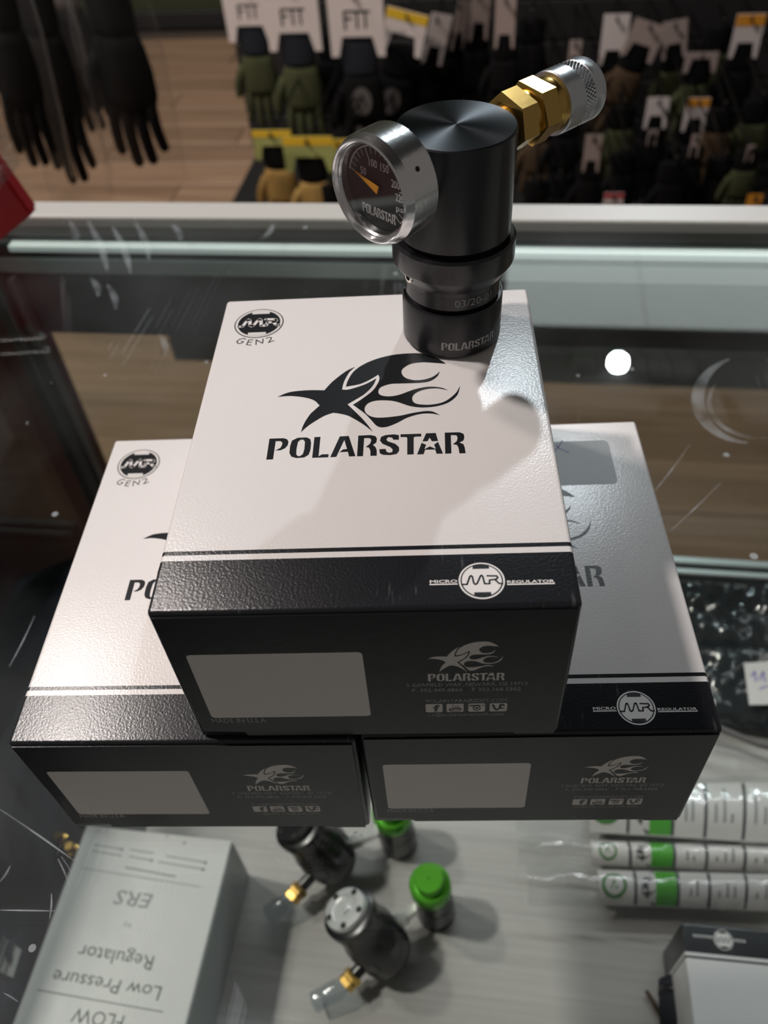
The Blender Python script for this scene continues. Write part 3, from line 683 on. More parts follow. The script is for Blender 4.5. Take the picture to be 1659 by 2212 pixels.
sc_ = obj('set_screw', lathe([(0, -.001), (.0016, -.001), (.0016, .0006), (.0013, .0008), (.00085, .0008), (.00085, -.0003), (0, -.0003)], 24), reg, 'steel', mw=radial(azs, 25.6*mm, 16.4*mm))
obj('socket', lathe([(0, .0), (.0008, .0), (.0008, .0002), (0, .0002)], 6), sc_, 'groove', loc=(0, 0, -.0002))
azh = front_az(1035)
obj('pin_hole', lathe([(0, 0), (.0007, 0), (.0007, .00012), (0, .00012)], 20), reg, 'groove', mw=radial(azh, 10.6*mm, 14.98*mm))
# engraving wrapped on the cylinder
def wrap(r, az0, z0):
    return lambda u, v, l: ((r+l)*math.cos(az0+u/r), (r+l)*math.sin(az0+u/r), z0+v)
a1, a2 = front_az(955), front_az(1076)
if a2 < a1: a2 += 2*PI
P = Print(0.00007); P.wrap = True; r_ = 15.0*mm; word(P, 'engraved', 0, (a2-a1)*r_*0.97, 0, 2.7*mm); P.build('engraving', wrap(r_, a1, 3.1*mm), reg)
a1, a2 = front_az(984), front_az(1070)
if a2 < a1: a2 += 2*PI
P = Print(0.00007); P.wrap = True; r_ = 14.1*mm; P.text('03/20-01', 0, (a2-a1)*r_*0.98, 0, 2.4*mm, 'engraved_dim'); P.build('engraving', wrap(r_, a1, 17.4*mm), reg)
# gauge: local frame with z along its axis (towards the camera's left), y up
gphi = math.radians(222.0)+A0
gd = LR @ Vector((math.cos(gphi), math.sin(gphi), 0)); gz = 56.9*mm
GA = radial(math.atan2(gd.y, gd.x), gz)
ga = obj('gauge', lathe([(0, 19*mm), (4*mm, 19*mm), (9.8*mm, 21.3*mm), (13.3*mm, 21.6*mm), (13.65*mm, 22.1*mm), (13.65*mm, 30.3*mm), (12.75*mm, 32.5*mm), (12.3*mm, 32.8*mm), (12.0*mm, 32.5*mm), (11.7*mm, 31.6*mm), (11.35*mm, 31.5*mm), (11.0*mm, 30.9*mm), (10.8*mm, 28.6*mm), (0, 28.6*mm)], 128, 0.25), reg, 'chrome', mw=GA)
obj('gauge_stem', lathe([(0, 12*mm), (5*mm, 12*mm), (5*mm, 20*mm), (0, 20*mm)], 32), reg, 'chrome', mw=GA)
obj('dial', lathe([(0, 28.8*mm), (10.7*mm, 28.8*mm), (10.7*mm, 28.95*mm), (0, 28.95*mm)], 64), ga, 'dial_black')
obj('lens', lathe([(0, 31.15*mm), (11.0*mm, 31.15*mm), (11.0*mm, 31.45*mm), (0, 31.45*mm)], 64), ga, 'lens_clear')
P = Print(0.00004)
def pol(a, r): return (1.06*r*mm*math.cos(math.radians(a)), 1.06*r*mm*math.sin(math.radians(a)))
for k in range(21):                       # scale from lower left round the top to the lower right
    a = 166-k*10.5; r0 = 6.9 if k % 5 == 0 else 7.7
    P.polys([stroke([pol(a, r0), pol(a, 9.2)], 0.00022 if k % 5 == 0 else 0.00014)[0]], 'dial_print')
for k in range(40):
    a, b2 = 168-k*5.3, 168-(k+1)*5.3; P.poly([pol(a, 9.35), pol(b2, 9.35), pol(b2, 9.6), pol(a, 9.6)], 'dial_print')
for s_, a, r0 in (('50', 150, 5.4), ('100', 104, 5.6), ('150', 66, 5.8), ('200', 24, 6.2), ('220', -3, 6.9), ('psi', -25, 7.7)):
    cx, cy = pol(a, r0); wd = (2.0 if len(s_) == 2 else 2.8)*mm; P.text(s_, cx-wd/2, cx+wd/2, cy-1.0*mm, cy+1.0*mm, 'dial_print', bold=0.01)
word(P, 'dial_print', -6.0*mm, 5.6*mm, -8.0*mm, -5.4*mm)
P.build('dial_print', lambda u, v, l: (u, v, 28.95*mm+l), ga)
na = math.radians(161); ndx, ndy = math.cos(na), math.sin(na)
pl = [(-ndy*0.0010-ndx*.0006, ndx*0.0010-ndy*.0006), (ndy*0.0010-ndx*.0006, -ndx*0.0010-ndy*.0006), (ndy*.00042+ndx*.004, -ndx*.00042+ndy*.004), (ndx*.0078, ndy*.0078), (-ndy*.00042+ndx*.004, ndx*.00042+ndy*.004)]
obj('needle', prism(pl, 29.6*mm, 29.9*mm), ga, 'needle_orange')
obj('vent_hole', lathe([(0, 0), (.00065, 0), (.00065, .00010), (0, .00010)], 20), ga, 'groove', mw=radial(0, 0) if False else Matrix.Translation((0, 0, 27.0*mm)) @ (lambda az: Matrix(((0, -math.sin(az), math.cos(az), 13.62*mm*math.cos(az)), (0, math.cos(az), math.sin(az), 13.62*mm*math.sin(az)), (-1, 0, 0, 0), (0, 0, 0, 1))))(math.radians(33)))
# brass fittings and the knurled quick coupler, along the opposite direction
cphi = math.radians(37.8)+A0
cd_ = LR @ Vector((math.cos(cphi), math.sin(cphi), 0))
CA = radial(math.atan2(cd_.y, cd_.x), 57.4*mm)
cp = obj('fitting', lathe([(0, 12*mm), (5.0*mm, 12*mm), (5.0*mm, 19*mm), (4.6*mm, 20*mm), (5.2*mm, 20.6*mm), (0, 20.6*mm)], 40), reg, 'brass', mw=CA)
obj('hex_nut', hexprism(8.1*mm, 18.0*mm, 25.2*mm, .0006), cp, 'brass', rot=(0, 0, 0.30))
obj('neck_ring', lathe([(0, 25.0*mm), (6.6*mm, 25.0*mm), (6.6*mm, 26.8*mm), (0, 26.8*mm)], 40), cp, 'brass')
obj('hex_nut', hexprism(8.6*mm, 26.5*mm, 33.4*mm, .0006), cp, 'brass', rot=(0, 0, 0.12))
obj('barrel', lathe([(0, 33.0*mm), (7.3*mm, 33.0*mm), (7.5*mm, 33.5*mm), (7.5*mm, 37.0*mm), (0, 37.0*mm)], 64), cp, 'brass')
sl = obj('coupler_sleeve', lathe([(0, 36.6*mm), (7.6*mm, 36.4*mm), (8.3*mm, 36.4*mm), (8.65*mm, 36.9*mm), (8.65*mm, 42.6*mm), (8.35*mm, 42.9*mm), (8.35*mm, 47.0*mm), (8.65*mm, 47.3*mm), (8.65*mm, 51.0*mm), (8.3*mm, 51.6*mm), (7.4*mm, 51.6*mm), (7.2*mm, 51.0*mm), (4*mm, 51.0*mm), (4*mm, 46*mm), (0, 46*mm)], 96), reg, 'aluminium', mw=CA)
kv, kf = [], []
NK = 48
for row in range(5):                      # diamond knurl: little pyramids around the sleeve
    for k in range(NK):
        a = 2*PI*(k+0.5*(row % 2))/NK; z = (43.35+row*0.8)*mm; da = PI/NK; rr, rt2 = 8.34*mm, 8.72*mm; n = len(kv)
        for (aa, zz, r2) in ((a-da, z, rr), (a, z-.8*mm, rr), (a+da, z, rr), (a, z+.8*mm, rr), (a, z, rt2)): kv.append((r2*math.cos(aa), r2*math.sin(aa), zz))
        kf += [(n, n+1, n+4), (n+1, n+2, n+4), (n+2, n+3, n+4), (n+3, n, n+4)]
kn = obj('knurling', pydata(kv, kf), sl, 'aluminium'); kn['kind'] = 'stuff'

# ------------------------------------------------------------------ goods on the shelf inside the counter
def place(name, label, cat, px, py, z=SH, group=None, rotz=0.0):
    p = hitz(px, py, z); return thing(name, label, cat, (p.x, p.y, z), rotz, group)
# long grey carton with upside-down lettering
bx = thing('shelf_box', 'long silver-white carton with upside-down lettering lying on the shelf', 'box', (-0.202, 0.104, SH+0.0005), 0.0)
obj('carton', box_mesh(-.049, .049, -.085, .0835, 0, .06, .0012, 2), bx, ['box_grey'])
obj('side_panel', box_mesh(.0491, .0496, -.0835, .0825, .001, .058), bx, 'box_side_shaded')  # thin slab carrying the painted shade of the right face
BXI = Matrix.Translation(bx.location).inverted()
s8 = 560/1659
def B8(x, y): p = BXI @ hitz(x*s8, 1740+y*s8, SH+0.0605); return (p.x, p.y)
P = Print()
def flipped(s, x0, y0, x1, y1, x2, y2, mt, bold=0.0):
    """x0,y0: where the baseline starts (right end in the photo), x1,y1: where it ends, x2,y2: top of the first letter"""
    o, e, h = Vector(B8(x0, y0)), Vector(B8(x1, y1)), Vector(B8(x2, y2)); ux = e-o; uy = h-o
    vs, fs = text2d(s, bold); ax, bx_ = min(v[0] for v in vs), max(v[0] for v in vs); by = max(v[1] for v in vs)
    P.raw([tuple(o+ux*((v[0]-ax)/(bx_-ax))+uy*(v[1]/by)) for v in vs], fs, mt)
flipped('FLOW', 800, 1345, 480, 1290, 770, 1440, 'print_dark', .0)
flipped('Low Pressure', 1040, 1160, 355, 1050, 1010, 1250, 'print_dark')
flipped('Regulator', 990, 965, 515, 890, 965, 1055, 'print_dark')
flipped('by', 838, 755, 790, 748, 832, 790, 'print_grey')
flipped('ERS', 985, 570, 760, 540, 940, 660, 'print_grey', .01)
for a, b_, wd, mt in (((1045, 1322), (240, 1180), .0006, 'print_dark'), ((1280, 520), (520, 400), .0006, 'print_grey'), ((1125, 455), (800, 395), .0011, 'print_grey'), ((1310, 410), (1010, 360), .0008, 'print_grey'), ((975, 352), (825, 325), .0008, 'print_grey'), ((1320, 365), (1060, 322), .0008, 'print_grey'), ((985, 305), (835, 282), .0008, 'print_grey'), ((780, 322), (590, 290), .0008, 'print_grey'), ((785, 280), (600, 250), .0008, 'print_grey'), ((1060, 210), (1075, 190), .0007, 'print_grey')):
    P.poly(stroke([B8(*a), B8(*b_)], wd)[0], mt)
for a in ((1180, 240), (1315, 368), (1300, 410), (970, 352), (780, 282)): P.poly(circle(*B8(*a), .0010, 12), 'print_grey')
P.build('lettering', lambda u, v, l: (u, v, .06+l), bx)

def air_rig(label, knob_px, tip_px, green_px, cap, group, knobmat, brass_px, hose_px, r0=0.0142):
    """black in-line regulator: knob, ported body, brass stub with a clear hose end, link to a small green-capped cylinder"""
    top = hitz(*knob_px, SH+0.062); bot = hitz(*tip_px, SH+0.012)
    t = thing('shelf_regulator', label, 'regulator', (bot.x, bot.y, SH), 0, group)
    I = Matrix.Translation(-t.location)
    a, b = I @ top, I @ bot
    d = (a-b); Ln = d.length; q = d.to_track_quat('Z', 'Y').to_matrix().to_4x4(); B = Matrix.Translation(b) @ q
    obj('body', lathe([(0, -.002), (r0*.9, -.002), (r0*1.1, .002), (r0*1.22, .008), (r0*1.22, Ln*.52), (r0*1.1, Ln*.60), (r0*1.1, Ln*.82), (r0*1.16, Ln*.86), (r0*1.16, Ln*.95), (r0*.99, Ln*.97), (0, Ln*.97)], 48), t, 'anodized', mw=B)
    for k in range(6):
        az = k*PI/3+.4; rr = r0*1.225
        m_ = box_mesh(-.0035, .0035, -.0035, .0035, -.0004, .0004, .0003, 1)
        obj('port', m_, t, 'window_grey', mw=B @ Matrix(((-math.sin(az), 0, math.cos(az), rr*math.cos(az)), (math.cos(az), 0, math.sin(az), rr*math.sin(az)), (0, 1, 0, Ln*.34), (0, 0, 0, 1))))
    kn_ = obj('knob', lathe([(0, Ln*.96), (r0*.93, Ln*.96), (r0*.95, Ln), (r0*.9, Ln*1.04), (r0*.62, Ln*1.045), (r0*.58, Ln*1.02), (r0*.25, Ln*1.02), (r0*.16, Ln*1.045), (0, Ln*1.05)], 48), t, knobmat, mw=B)
    for k in range(5):
        az = k*2*PI/5+.5
        obj('knob_hole', lathe([(0, 0), (.0019, 0), (.0019, .0004), (0, .0004)], 16), kn_, 'groove', loc=(r0*.74*math.cos(az), r0*.74*math.sin(az), Ln*1.042))
    # brass stub and clear hose end
    p0 = I @ hitz(*brass_px, SH+.016); p1 = I @ hitz(*hose_px, SH+.010); c0 = b+d*0.2
    def seg_obj(nm, pa, pb, prof_, mt, seg=24):
        v = pb-pa; Q = Matrix.Translation(pa) @ v.to_track_quat('Z', 'Y').to_matrix().to_4x4()
        return obj(nm, lathe([(r, f*v.length) for r, f in prof_], seg), t, mt, mw=Q)
    mid = c0.lerp(p0, .72)
    seg_obj('stub', c0, mid, [(0, 0), (.004, 0), (.004, 1), (0, 1)], 'anodized')
    seg_obj('brass_nut', mid, p0, [(0, 0), (.0058, .0), (.0064, .1), (.0064, .48), (.0048, .54), (.0060, .6), (.0060, 1), (0, 1)], 'brass', 6)
    seg_obj('hose_end', p0, p1, [(0, 0), (.0045, 0), (.0062, .25), (.0062, 1), (.0045, 1), (0, .98)], 'hose_clear')
    # link and green-capped cylinder
    g = I @ hitz(*green_px, SH+.056); gb = Vector((g.x+.004, g.y-.002, .0005))
    c1 = b+d*0.45; dirv = (Vector((g.x, g.y, 0))-Vector((c1.x, c1.y, 0))).normalized(); zl = .022
    seg_obj('link', Vector((c1.x, c1.y, zl)), Vector((g.x, g.y, zl)), [(0, 0), (.0052, .0), (.0052, .55), (.0040, .58), (.0040, 1), (0, 1)], 'silver_knob', 6)
    h = g-gb; Q = Matrix.Translation(gb) @ h.to_track_quat('Z', 'Y').to_matrix().to_4x4(); hl = h.length
    tk = obj('side_cylinder', lathe([(0, 0), (.0118, 0), (.0124, .001), (.0124, hl*.68), (0, hl*.68)], 48), t, 'anodized', mw=Q)
    if cap:
        obj('green_cap', lathe([(0, hl*.67), (.0125, hl*.67), (.0130, hl*.70), (.0130, hl*.86), (.0122, hl*.89), (.0094, hl*.89), (.0092, hl*.99), (.0086, hl*1.01), (.0006, hl*1.01), (.0004, hl*.98), (0, hl*.98)], 48), tk, 'green_anodized')
        obj('band', lathe([(.0124, hl*.12), (.01255, hl*.12), (.01255, hl*.40), (.0124, hl*.40)], 48), tk, 'window_grey')
    return t
air_rig('black regulator on the shelf with silver knob and bright green end cap', (748, 1966), (842, 2062), (926, 1898), True, 'black regulators on the shelf', 'silver_knob', (745, 2128), (680, 2165))
air_rig('black regulator on the shelf with black knob, half hidden under the lower left carton', (640, 1778), (728, 1866), (842, 1742), True, 'black regulators on the shelf', 'anodized', (628, 1942), (580, 1975))

# clear sleeves with printed paper strips
def sleeve(label, quad, z, strips, group):
    """quad: photo corners of the paper (left-far, right-far, right-near, left-near)"""
    c = [hitz(u, v, z) for u, v in quad]; o = sum(c, Vector())/4
    t = thing('parts_sleeve', label, 'package', (o.x, o.y, SH), 0, group)
    L = [Vector((p.x-o.x, p.y-o.y, 0)) for p in c]; hz = z-SH
    def at(s, r): return L[3].lerp(L[2], s).lerp(L[0].lerp(L[1], s), r)
    n = 16; vs, fs = [], []
    for i in range(n+1):                 # the strip is bowed like a half tube
        for j in range(9):
            q = at(i/n, j/8); vs.append((q.x, q.y, hz-.006*(2*j/8-1)**2))
    for i in range(n):
        for j in range(8): a = i*9+j; fs.append((a, a+9, a+10, a+1))
    def onto(u, v, l):
        q = at(u, v); return (q.x, q.y, hz-.006*(2*v-1)**2+l)
    me = pydata(vs, fs); obj('paper_strip', me, t, 'paper_white', smooth=True)
    P = Print(0.0001); P.wrap = True
    def quadp(u0, u1, v0, v1, mt, layer=0, sk=0.0):
        k = 8
        for j in range(k):
            a, b = v0+(v1-v0)*j/k, v0+(v1-v0)*(j+1)/k
            P.poly([(u0+sk*(a-v0), a), (u1+sk*(a-v0), a), (u1+sk*(b-v0), b), (u0+sk*(b-v0), b)], mt, layer)
    asp = (L[2]-L[3]).length/((L[0]-L[3]).length)
    def ring(u, v, r, mt, wd):
        k = 28
        for j in range(k):
            a, b = 2*PI*j/k, 2*PI*(j+1)/k
            P.poly([(u+r*f/asp*math.cos(g), v+r*f*math.sin(g)) for f, g in ((1, a), (1, b), (1-wd, b), (1-wd, a))], mt, 1)
    ring(.085, .5, .36, 'print_green_dull', .26); P.polys(stroke([(.07, .42), (.085, .62), (.10, .40)], .012), 'print_green_dull', 1)
    quadp(.195, .212, .02, .98, 'print_dark', 1)
    quadp(.315, .43, .02, .98, 'print_green', 0); P.poly([(.315, .02), (.315, .4), (.285, .3), (.27, .5), (.29, .7), (.315, .6), (.315, .98), (.30, .98), (.25, .72), (.235, .5), (.25, .25), (.30, .02)], 'print_dark', 1); P.poly([(.317, .98), (.317, .02), (.30, .1), (.27, .5), (.30, .9)], 'print_green', 0)
    quadp(.43, .447, .02, .98, 'print_dark', 1); quadp(.60, .617, .02, .98, 'print_dark', 1); quadp(.80, .817, .02, .98, 'print_dark', 1)
    for u in (.235, .50, .535, .655, .70, .74, .86, .91):
        quadp(u, u+.012, .25, .25+.5*random.random()+.12, 'print_grey', 1)
    P.build('print', onto, t)
    # clear sleeve round it
    bvs, bfs = [], []
    for i in range(n+1):
        s = -.40+1.42*i/n
        for j in range(9):
            q = at(s, -.10+1.2*j/8); bvs.append((q.x, q.y, (hz+.004-.009*(2*j/8-1)**2)+.0025*math.sin(s*23+j)))
    for i in range(n):
        for j in range(8): a = i*9+j; bfs.append((a, a+9, a+10, a+1))
    obj('clear_sleeve', pydata(bvs, bfs), t, 'bag_clear', smooth=True)
    obj('parts_tube', pydata(*tube([at(.02, .5)+Vector((0, 0, hz*.45)), at(.98, .5)+Vector((0, 0, hz*.45))], hz*.40, 14)), t, 'window_grey', smooth=True)
    return t
sleeve('clear parts sleeve with green and white strip, nearest the black-lidded box', [(1292, 1872), (1690, 1882), (1690, 1962), (1296, 1948)], SH+.018, 1, 'clear parts sleeves')
sleeve('clear parts sleeve with green and white strip, middle of the three', [(1276, 1808), (1690, 1822), (1690, 1880), (1282, 1862)], SH+.014, 1, 'clear parts sleeves')
sleeve('clear parts sleeve with green and white strip, partly under the lower right carton', [(1270, 1690), (1690, 1680), (1690, 1815), (1276, 1790)], SH+.016, 1, 'clear parts sleeves')

# another of the same cartons on the shelf, band away from the camera
pb = hitz(1592, 2052, SH+BH)
make_carton('T', 'carton on the shelf under the glass with its black band at the far end', mark=False, mw=Matrix.Translation((pb.x+0.022, pb.y-0.052, SH+0.0006)) @ Matrix.Rotation(PI+0.02, 4, 'Z'))
# dark cord stub and black fitting beside it
q0, q1 = hitz(1396, 2140, SH+.003), hitz(1440, 2215, SH+.003)
tag(obj('stick', pydata(*tube([q0, q1], [.0012, .0016], 10)), None, 'cloth_brown', smooth=True), 'thin dark brown stick lying on the grey shelf', 'stick')
q0, q1 = hitz(1462, 2110, SH+.012), hitz(1468, 2230, SH+.012)
pf = thing('black_fitting', 'black rounded fitting beside the carton on the shelf', 'fitting', (q0.x, q0.y, SH))
dq = q1-q0
obj('barrel', pydata(*tube([Vector((0, 0, .0115)), Vector((dq.x*.1, dq.y*.1, .0115)), Vector((dq.x*.9, dq.y*.9, .0115)), Vector((dq.x, dq.y, .0115))], [.006, .0108, .0110, .007], 20)), pf, 'cloth_navy', smooth=True)
obj('collar', pydata(*tube([Vector((dq.x*.25, dq.y*.25, .0115)), Vector((dq.x*.38, dq.y*.38, .0115))], [.0114, .0114], 20)), pf, 'anodized', smooth=True)

# soft black and clear bags at the far right of the shelf
def pillow(name, label, cat, quad, z, h, mt, group, inner=None, seed=0, wr=0.004):
    c = [hitz(u, v, z) for u, v in quad]; o = sum(c, Vector())/4
    t = thing(name, label, cat, (o.x, o.y, SH), 0, group)
    L = [Vector((p.x-o.x, p.y-o.y, 0)) for p in c]
    rn = random.Random(seed); n, k = 26, 16; ph = [rn.uniform(0, 6) for _ in range(8)]
    vs, fs = [], []
    for side in (1, -1):
        base = len(vs)
        for i in range(n+1):
            for j in range(k+1):
                s, r = i/n, j/k
                q = L[3].lerp(L[2], s).lerp(L[0].lerp(L[1], s), r)
                e = min(1, 9*s*(1-s))*min(1, 7*r*(1-r))
                wv = wr*e*(math.sin(31*s+ph[0]+4*math.sin(9*r+ph[1]))*.5+math.sin(17*r+11*s+ph[2])*.5)
                zz = h*.5+(h*.5*math.sqrt(e)*(1 if side > 0 else -.98)+(wv if side > 0 else 0))
                vs.append((q.x, q.y, max(.0006, zz)))
        for i in range(n):
            for j in range(k):
                a = base+i*(k+1)+j; f = (a, a+k+1, a+k+2, a+1); fs.append(f if side > 0 else f[::-1])
    obj('bag', pydata(vs, fs), t, mt, smooth=True)
    return t, L
g = 'soft bags of parts on the shelf'
t, L = pillow('parts_bag', 'glossy black plastic bag under the glass at the far right', 'bag', [(1440, 1262), (1720, 1270), (1740, 1420), (1490, 1400)], SH+.01, .022, 'pouch_black', g, seed=3, wr=.006)
t, L = pillow('parts_bag', 'glossy black plastic bag with a white price label', 'bag', [(1470, 1400), (1740, 1410), (1760, 1600), (1520, 1560)], SH+.01, .024, 'pouch_black', g, seed=5, wr=.006)
lb = [Vector(hitz(u, v, SH+.030))-t.location for u, v in ((1606, 1434), (1690, 1428), (1700, 1522), (1618, 1524))]
obj('price_label', pydata([(p.x, p.y, .0306) for p in lb]+[(p.x, p.y, .0310) for p in lb], [(0, 1, 2, 3), (7, 6, 5, 4), (0, 4, 5, 1), (1, 5, 6, 2), (2, 6, 7, 3), (3, 7, 4, 0)]), t, 'paper_white')
P = Print(.0001)
for ln in ([(1622, 1462), (1630, 1452), (1632, 1474)], [(1640, 1470), (1648, 1452), (1652, 1474)], [(1640, 1490), (1656, 1484)]):
    P.polys(stroke([(lambda p: (p.x, p.y))(Vector(hitz(u, v, SH+.030))-t.location) for u, v in ln], .0012), 'pen_purple')
P.build('pen_mark', lambda u, v, l: (u, v, .0310+l), t)
pts = [hitz(u, v, SH+.026) for u, v in ((1500, 1560), (1560, 1575), (1600, 1592), (1640, 1608), (1700, 1622))]
cb = obj('cable', pydata(*tube(pts, .0022, 10)), None, 'cloth_grey', smooth=True); tag(cb, 'grey cable running beside the lower right carton under the glass', 'cable')
# dark pouches at the left of the shelf
g2 = 'dark pouches on the left of the shelf'
pillow('dark_pouch', 'dark pouch on the shelf left of the long silver carton', 'bag', [(-60, 1640), (140, 1650), (110, 1900), (-120, 1880)], SH+.01, .02, 'cloth_navy', g2, seed=8)
t, L = pillow('dark_pouch', 'dark pouch in the lower left corner under the glass', 'bag', [(-90, 1960), (75, 1960), (40, 2260), (-160, 2250)], SH+.01, .02, 'cloth_navy', g2, seed=9)
P = Print(.0002)
qq = [Vector(hitz(u, v, SH+.021))-t.location for u, v in ((-10, 2010), (46, 2052), (28, 2112), (-40, 2080))]
P.poly([(p.x, p.y) for p in qq], 'print_grey', 0)
for f in (.2, .4, .55, .75): P.polys([stroke([tuple((qq[0].lerp(qq[1], f)).xy), tuple((qq[3].lerp(qq[2], f)).xy)], .0022)[0]], 'print_dark', 1)
P.build('barcode_label', lambda u, v, l: (u, v, .0208+l), t)
pillow('dark_pouch', 'flat dark pouch on the shelf beside the lower left carton', 'bag', [(40, 1250), (215, 1180), (150, 1420), (-60, 1480)], SH+.01, .018, 'cloth_navy', g2, seed=11)
for k, (u, v, lab) in enumerate(((140, 1812, 'small brass fitting nearest the silver carton corner'), (165, 1835, 'small brass fitting touching the long silver carton'))):
    p = hitz(u-10, v, SH+.006); bt = thing('brass_fitting', lab, 'fitting', (p.x, p.y, SH), 0.5+k, 'loose brass fittings')
    obj('nut', hexprism(.005, 0, .006, .0005), bt, 'brass'); obj('nipple', lathe([(0, .005), (.003, .005), (.0028, .013), (0, .013)], 20), bt, 'brass')

# ------------------------------------------------------------------ gloves beyond the counter
def glove_mesh(pair=True):
    """hanging fingers-down from the cuff: z from 0 (cuff top) to about -0.23; returns (hand, cuff) as verts/faces"""
    S = (0, 1, 0); h = []
    h.append(tube([(0, 0, -.055), (0, 0, -.075), (0, 0, -.105), (0, 0, -.135), (0, 0, -.152)], [.034, .041, .046, .046, .040], 14, .34, S))
    for x, ln, r in ((-.034, .062, .0105), (-.012, .078, .0115), (.011, .074, .0115), (.033, .056, .0105)):
        h.append(rounded((x*.92, 0, -.140), (x*1.12, .002, -.150-ln), r, r*.8, 9, .8, S, 5, (0, -.006, 0)))
    h.append(rounded((-.036, 0, -.085), (-.060, -.004, -.150), .013, .010, 9, .8, S, 5, (-.006, -.004, 0)))
    cuff = tube([(0, 0, 0), (0, 0, -.004), (0, 0, -.05), (0, 0, -.062)], [.035, .037, .036, .034], 16, .36, S)
    return join(h), cuff
HAND, CUFF = glove_mesh()
gm_cache = {}
def gmesh(which, mt):
    if (which, mt) not in gm_cache:
        me = pydata(*(HAND if which == 'hand' else CUFF)); me.materials.append(M[mt])
        for p in me.polygons: p.use_smooth = True
        gm_cache[(which, mt)] = me
    return gm_cache[(which, mt)]
HOOKS = []
def glove_pack(label, u, v, Y, width_px, hand, cuff, card=None, cw=.10, ch=.085, cardz=.03, tilt=0.0, yaw=0.0, group='gloves on the centre rack', marks=False, badge=False, top=None, bag=False, hook=True):
    """u, v: photo position of the cuff's upper middle"""
    p = hity(u, v, Y); dist = (p-CO).length; s = width_px/FPX*dist/0.105
    t = thing('glove_pack', label, 'glove', mw=Matrix.Translation(p) @ Matrix.Rotation(yaw, 4, 'Z') @ Matrix.Rotation(tilt, 4, 'Y') @ Matrix.Scale(s, 4), group=group)
    obj('hand', gmesh('hand', hand), t); obj('cuff', gmesh('cuff', cuff), t)
    if card:
        w2 = cw/2
        poly = [(-w2, ch), (w2, ch), (w2, -.030), (w2*.72, -.030), (w2*.55, .006), (-w2*.55, .006), (-w2*.72, -.030), (-w2, -.030)]
        m_ = prism([(a, b+cardz) for a, b in poly], -.0008, .0008)
        cdo = obj('header_card', m_, t, card, mw=Matrix(((1, 0, 0, 0), (0, 0, 1, -.017), (0, 1, 0, 0), (0, 0, 0, 1))))
        if top: obj('card_top', box_mesh(-w2*.98, w2*.98, ch*.62+cardz, ch*.98+cardz, -.0016, -.0009), cdo, top, mw=Matrix.Identity(4))
        if marks:
            P = Print(.0003)
            for ln in ([(-.022, .020), (-.022, .050), (.026, .050)], [(-.022, .038), (-.010, .038)], [(.002, .048), (.002, .022)], [(.018, .048), (.018, .022)]):
                P.polys(stroke([(a, b+cardz) for a, b in ln], .0045), 'ink_black')
            P.build('card_print', lambda a, b, l: (a, b, -.0008-l), cdo)
    if badge:
        P = Print(.0004); P.poly(circle(0, 0, .020, 24, .028), 'badge_grey', 0); P.polys(stroke([(-.009, -.012), (0, .012), (.009, -.012)], .004), 'cloth_black', 1); P.build('badge', lambda a, b, l: (a, -.0175-l, -.105+b), t)
        P = Print(.0004)
        for a in (-.012, .012): P.poly([(a-.006, -.022), (a+.004, -.022), (a+.007, .02), (a-.003, .02)], 'badge_grey', 0)
        P.build('finger_patch', lambda a, b, l: (a, -.0125-l, -.178+b), t)
    if bag:
        m_ = join([tube([(0, 0, .04), (0, 0, -.06), (0, 0, -.16), (0, 0, -.245)], [.055, .064, .064, .060], 16, .38, (0, 1, 0), False)])
        obj('clear_bag', pydata(*m_), t, 'bag_thin', smooth=True)
    zt = (ch+cardz-.012) if card else .02
    HOOKS.append((t.matrix_world @ Vector((0, .0, zt)), Y))
    return t
YR = 2.15
WH = 'gloves on the centre rack'
glove_pack('olive glove hanging leftmost under a white card at the floor edge', 545, 62, YR, 80, 'cloth_olive', 'cloth_navy', 'card_white', .115, .10, .006, marks=True, group=WH)
glove_pack('larger olive glove under a white card left of the black gloves', 640, 78, YR-.05, 92, 'cloth_olive', 'cloth_navy', 'card_white', .115, .10, .006, marks=True, group=WH)
glove_pack('black glove with a grey badge under a clean white card', 776, 92, YR-.10, 100, 'cloth_black', 'cloth_navy', 'card_white', .108, .085, .010, marks=True, badge=True, group=WH)
glove_pack('black glove with faint badge and yellow-cornered card behind the gauge', 868, 100, YR, 96, 'cloth_black', 'cloth_black', 'card_white', .085, .05, .022, tilt=.25, top='card_yellow', badge=True, group=WH)
glove_pack('black glove with a slanted narrow white card', 938, 75, YR+.07, 90, 'cloth_black', 'cloth_black', 'card_white', .05, .07, -.025, tilt=.30, yaw=.5, group=WH)
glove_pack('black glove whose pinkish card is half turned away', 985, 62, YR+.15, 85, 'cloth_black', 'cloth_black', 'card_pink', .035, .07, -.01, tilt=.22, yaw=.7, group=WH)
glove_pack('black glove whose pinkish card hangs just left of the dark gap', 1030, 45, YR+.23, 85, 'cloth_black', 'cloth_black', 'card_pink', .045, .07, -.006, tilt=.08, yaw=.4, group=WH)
glove_pack('black glove filling the gap behind the second olive glove', 712, 70, YR+.10, 80, 'cloth_black', 'cloth_black', None, group=WH)
glove_pack('tan work glove with lime card at the lower left of the rack', 594, 312, 1.80, 82, 'cloth_tan', 'cloth_black', 'card_lime', .10, .045, -.002, top='card_yellow', group=WH)
glove_pack('tan work glove with lime card and black cuff beside the gauge', 672, 338, 1.74, 88, 'cloth_tan', 'cloth_black', 'card_lime', .12, .055, .0, top='card_yellow', group=WH)
glove_pack('tan work glove tucked behind the gauge rim', 738, 345, 1.80, 82, 'cloth_tan', 'cloth_black', 'card_lime', .11, .06, .0, top='card_yellow', group=WH)
glove_pack('black glove at the bottom of the rack behind the gauge', 715, 400, 1.66, 60, 'cloth_black', 'cloth_black', None, group=WH)
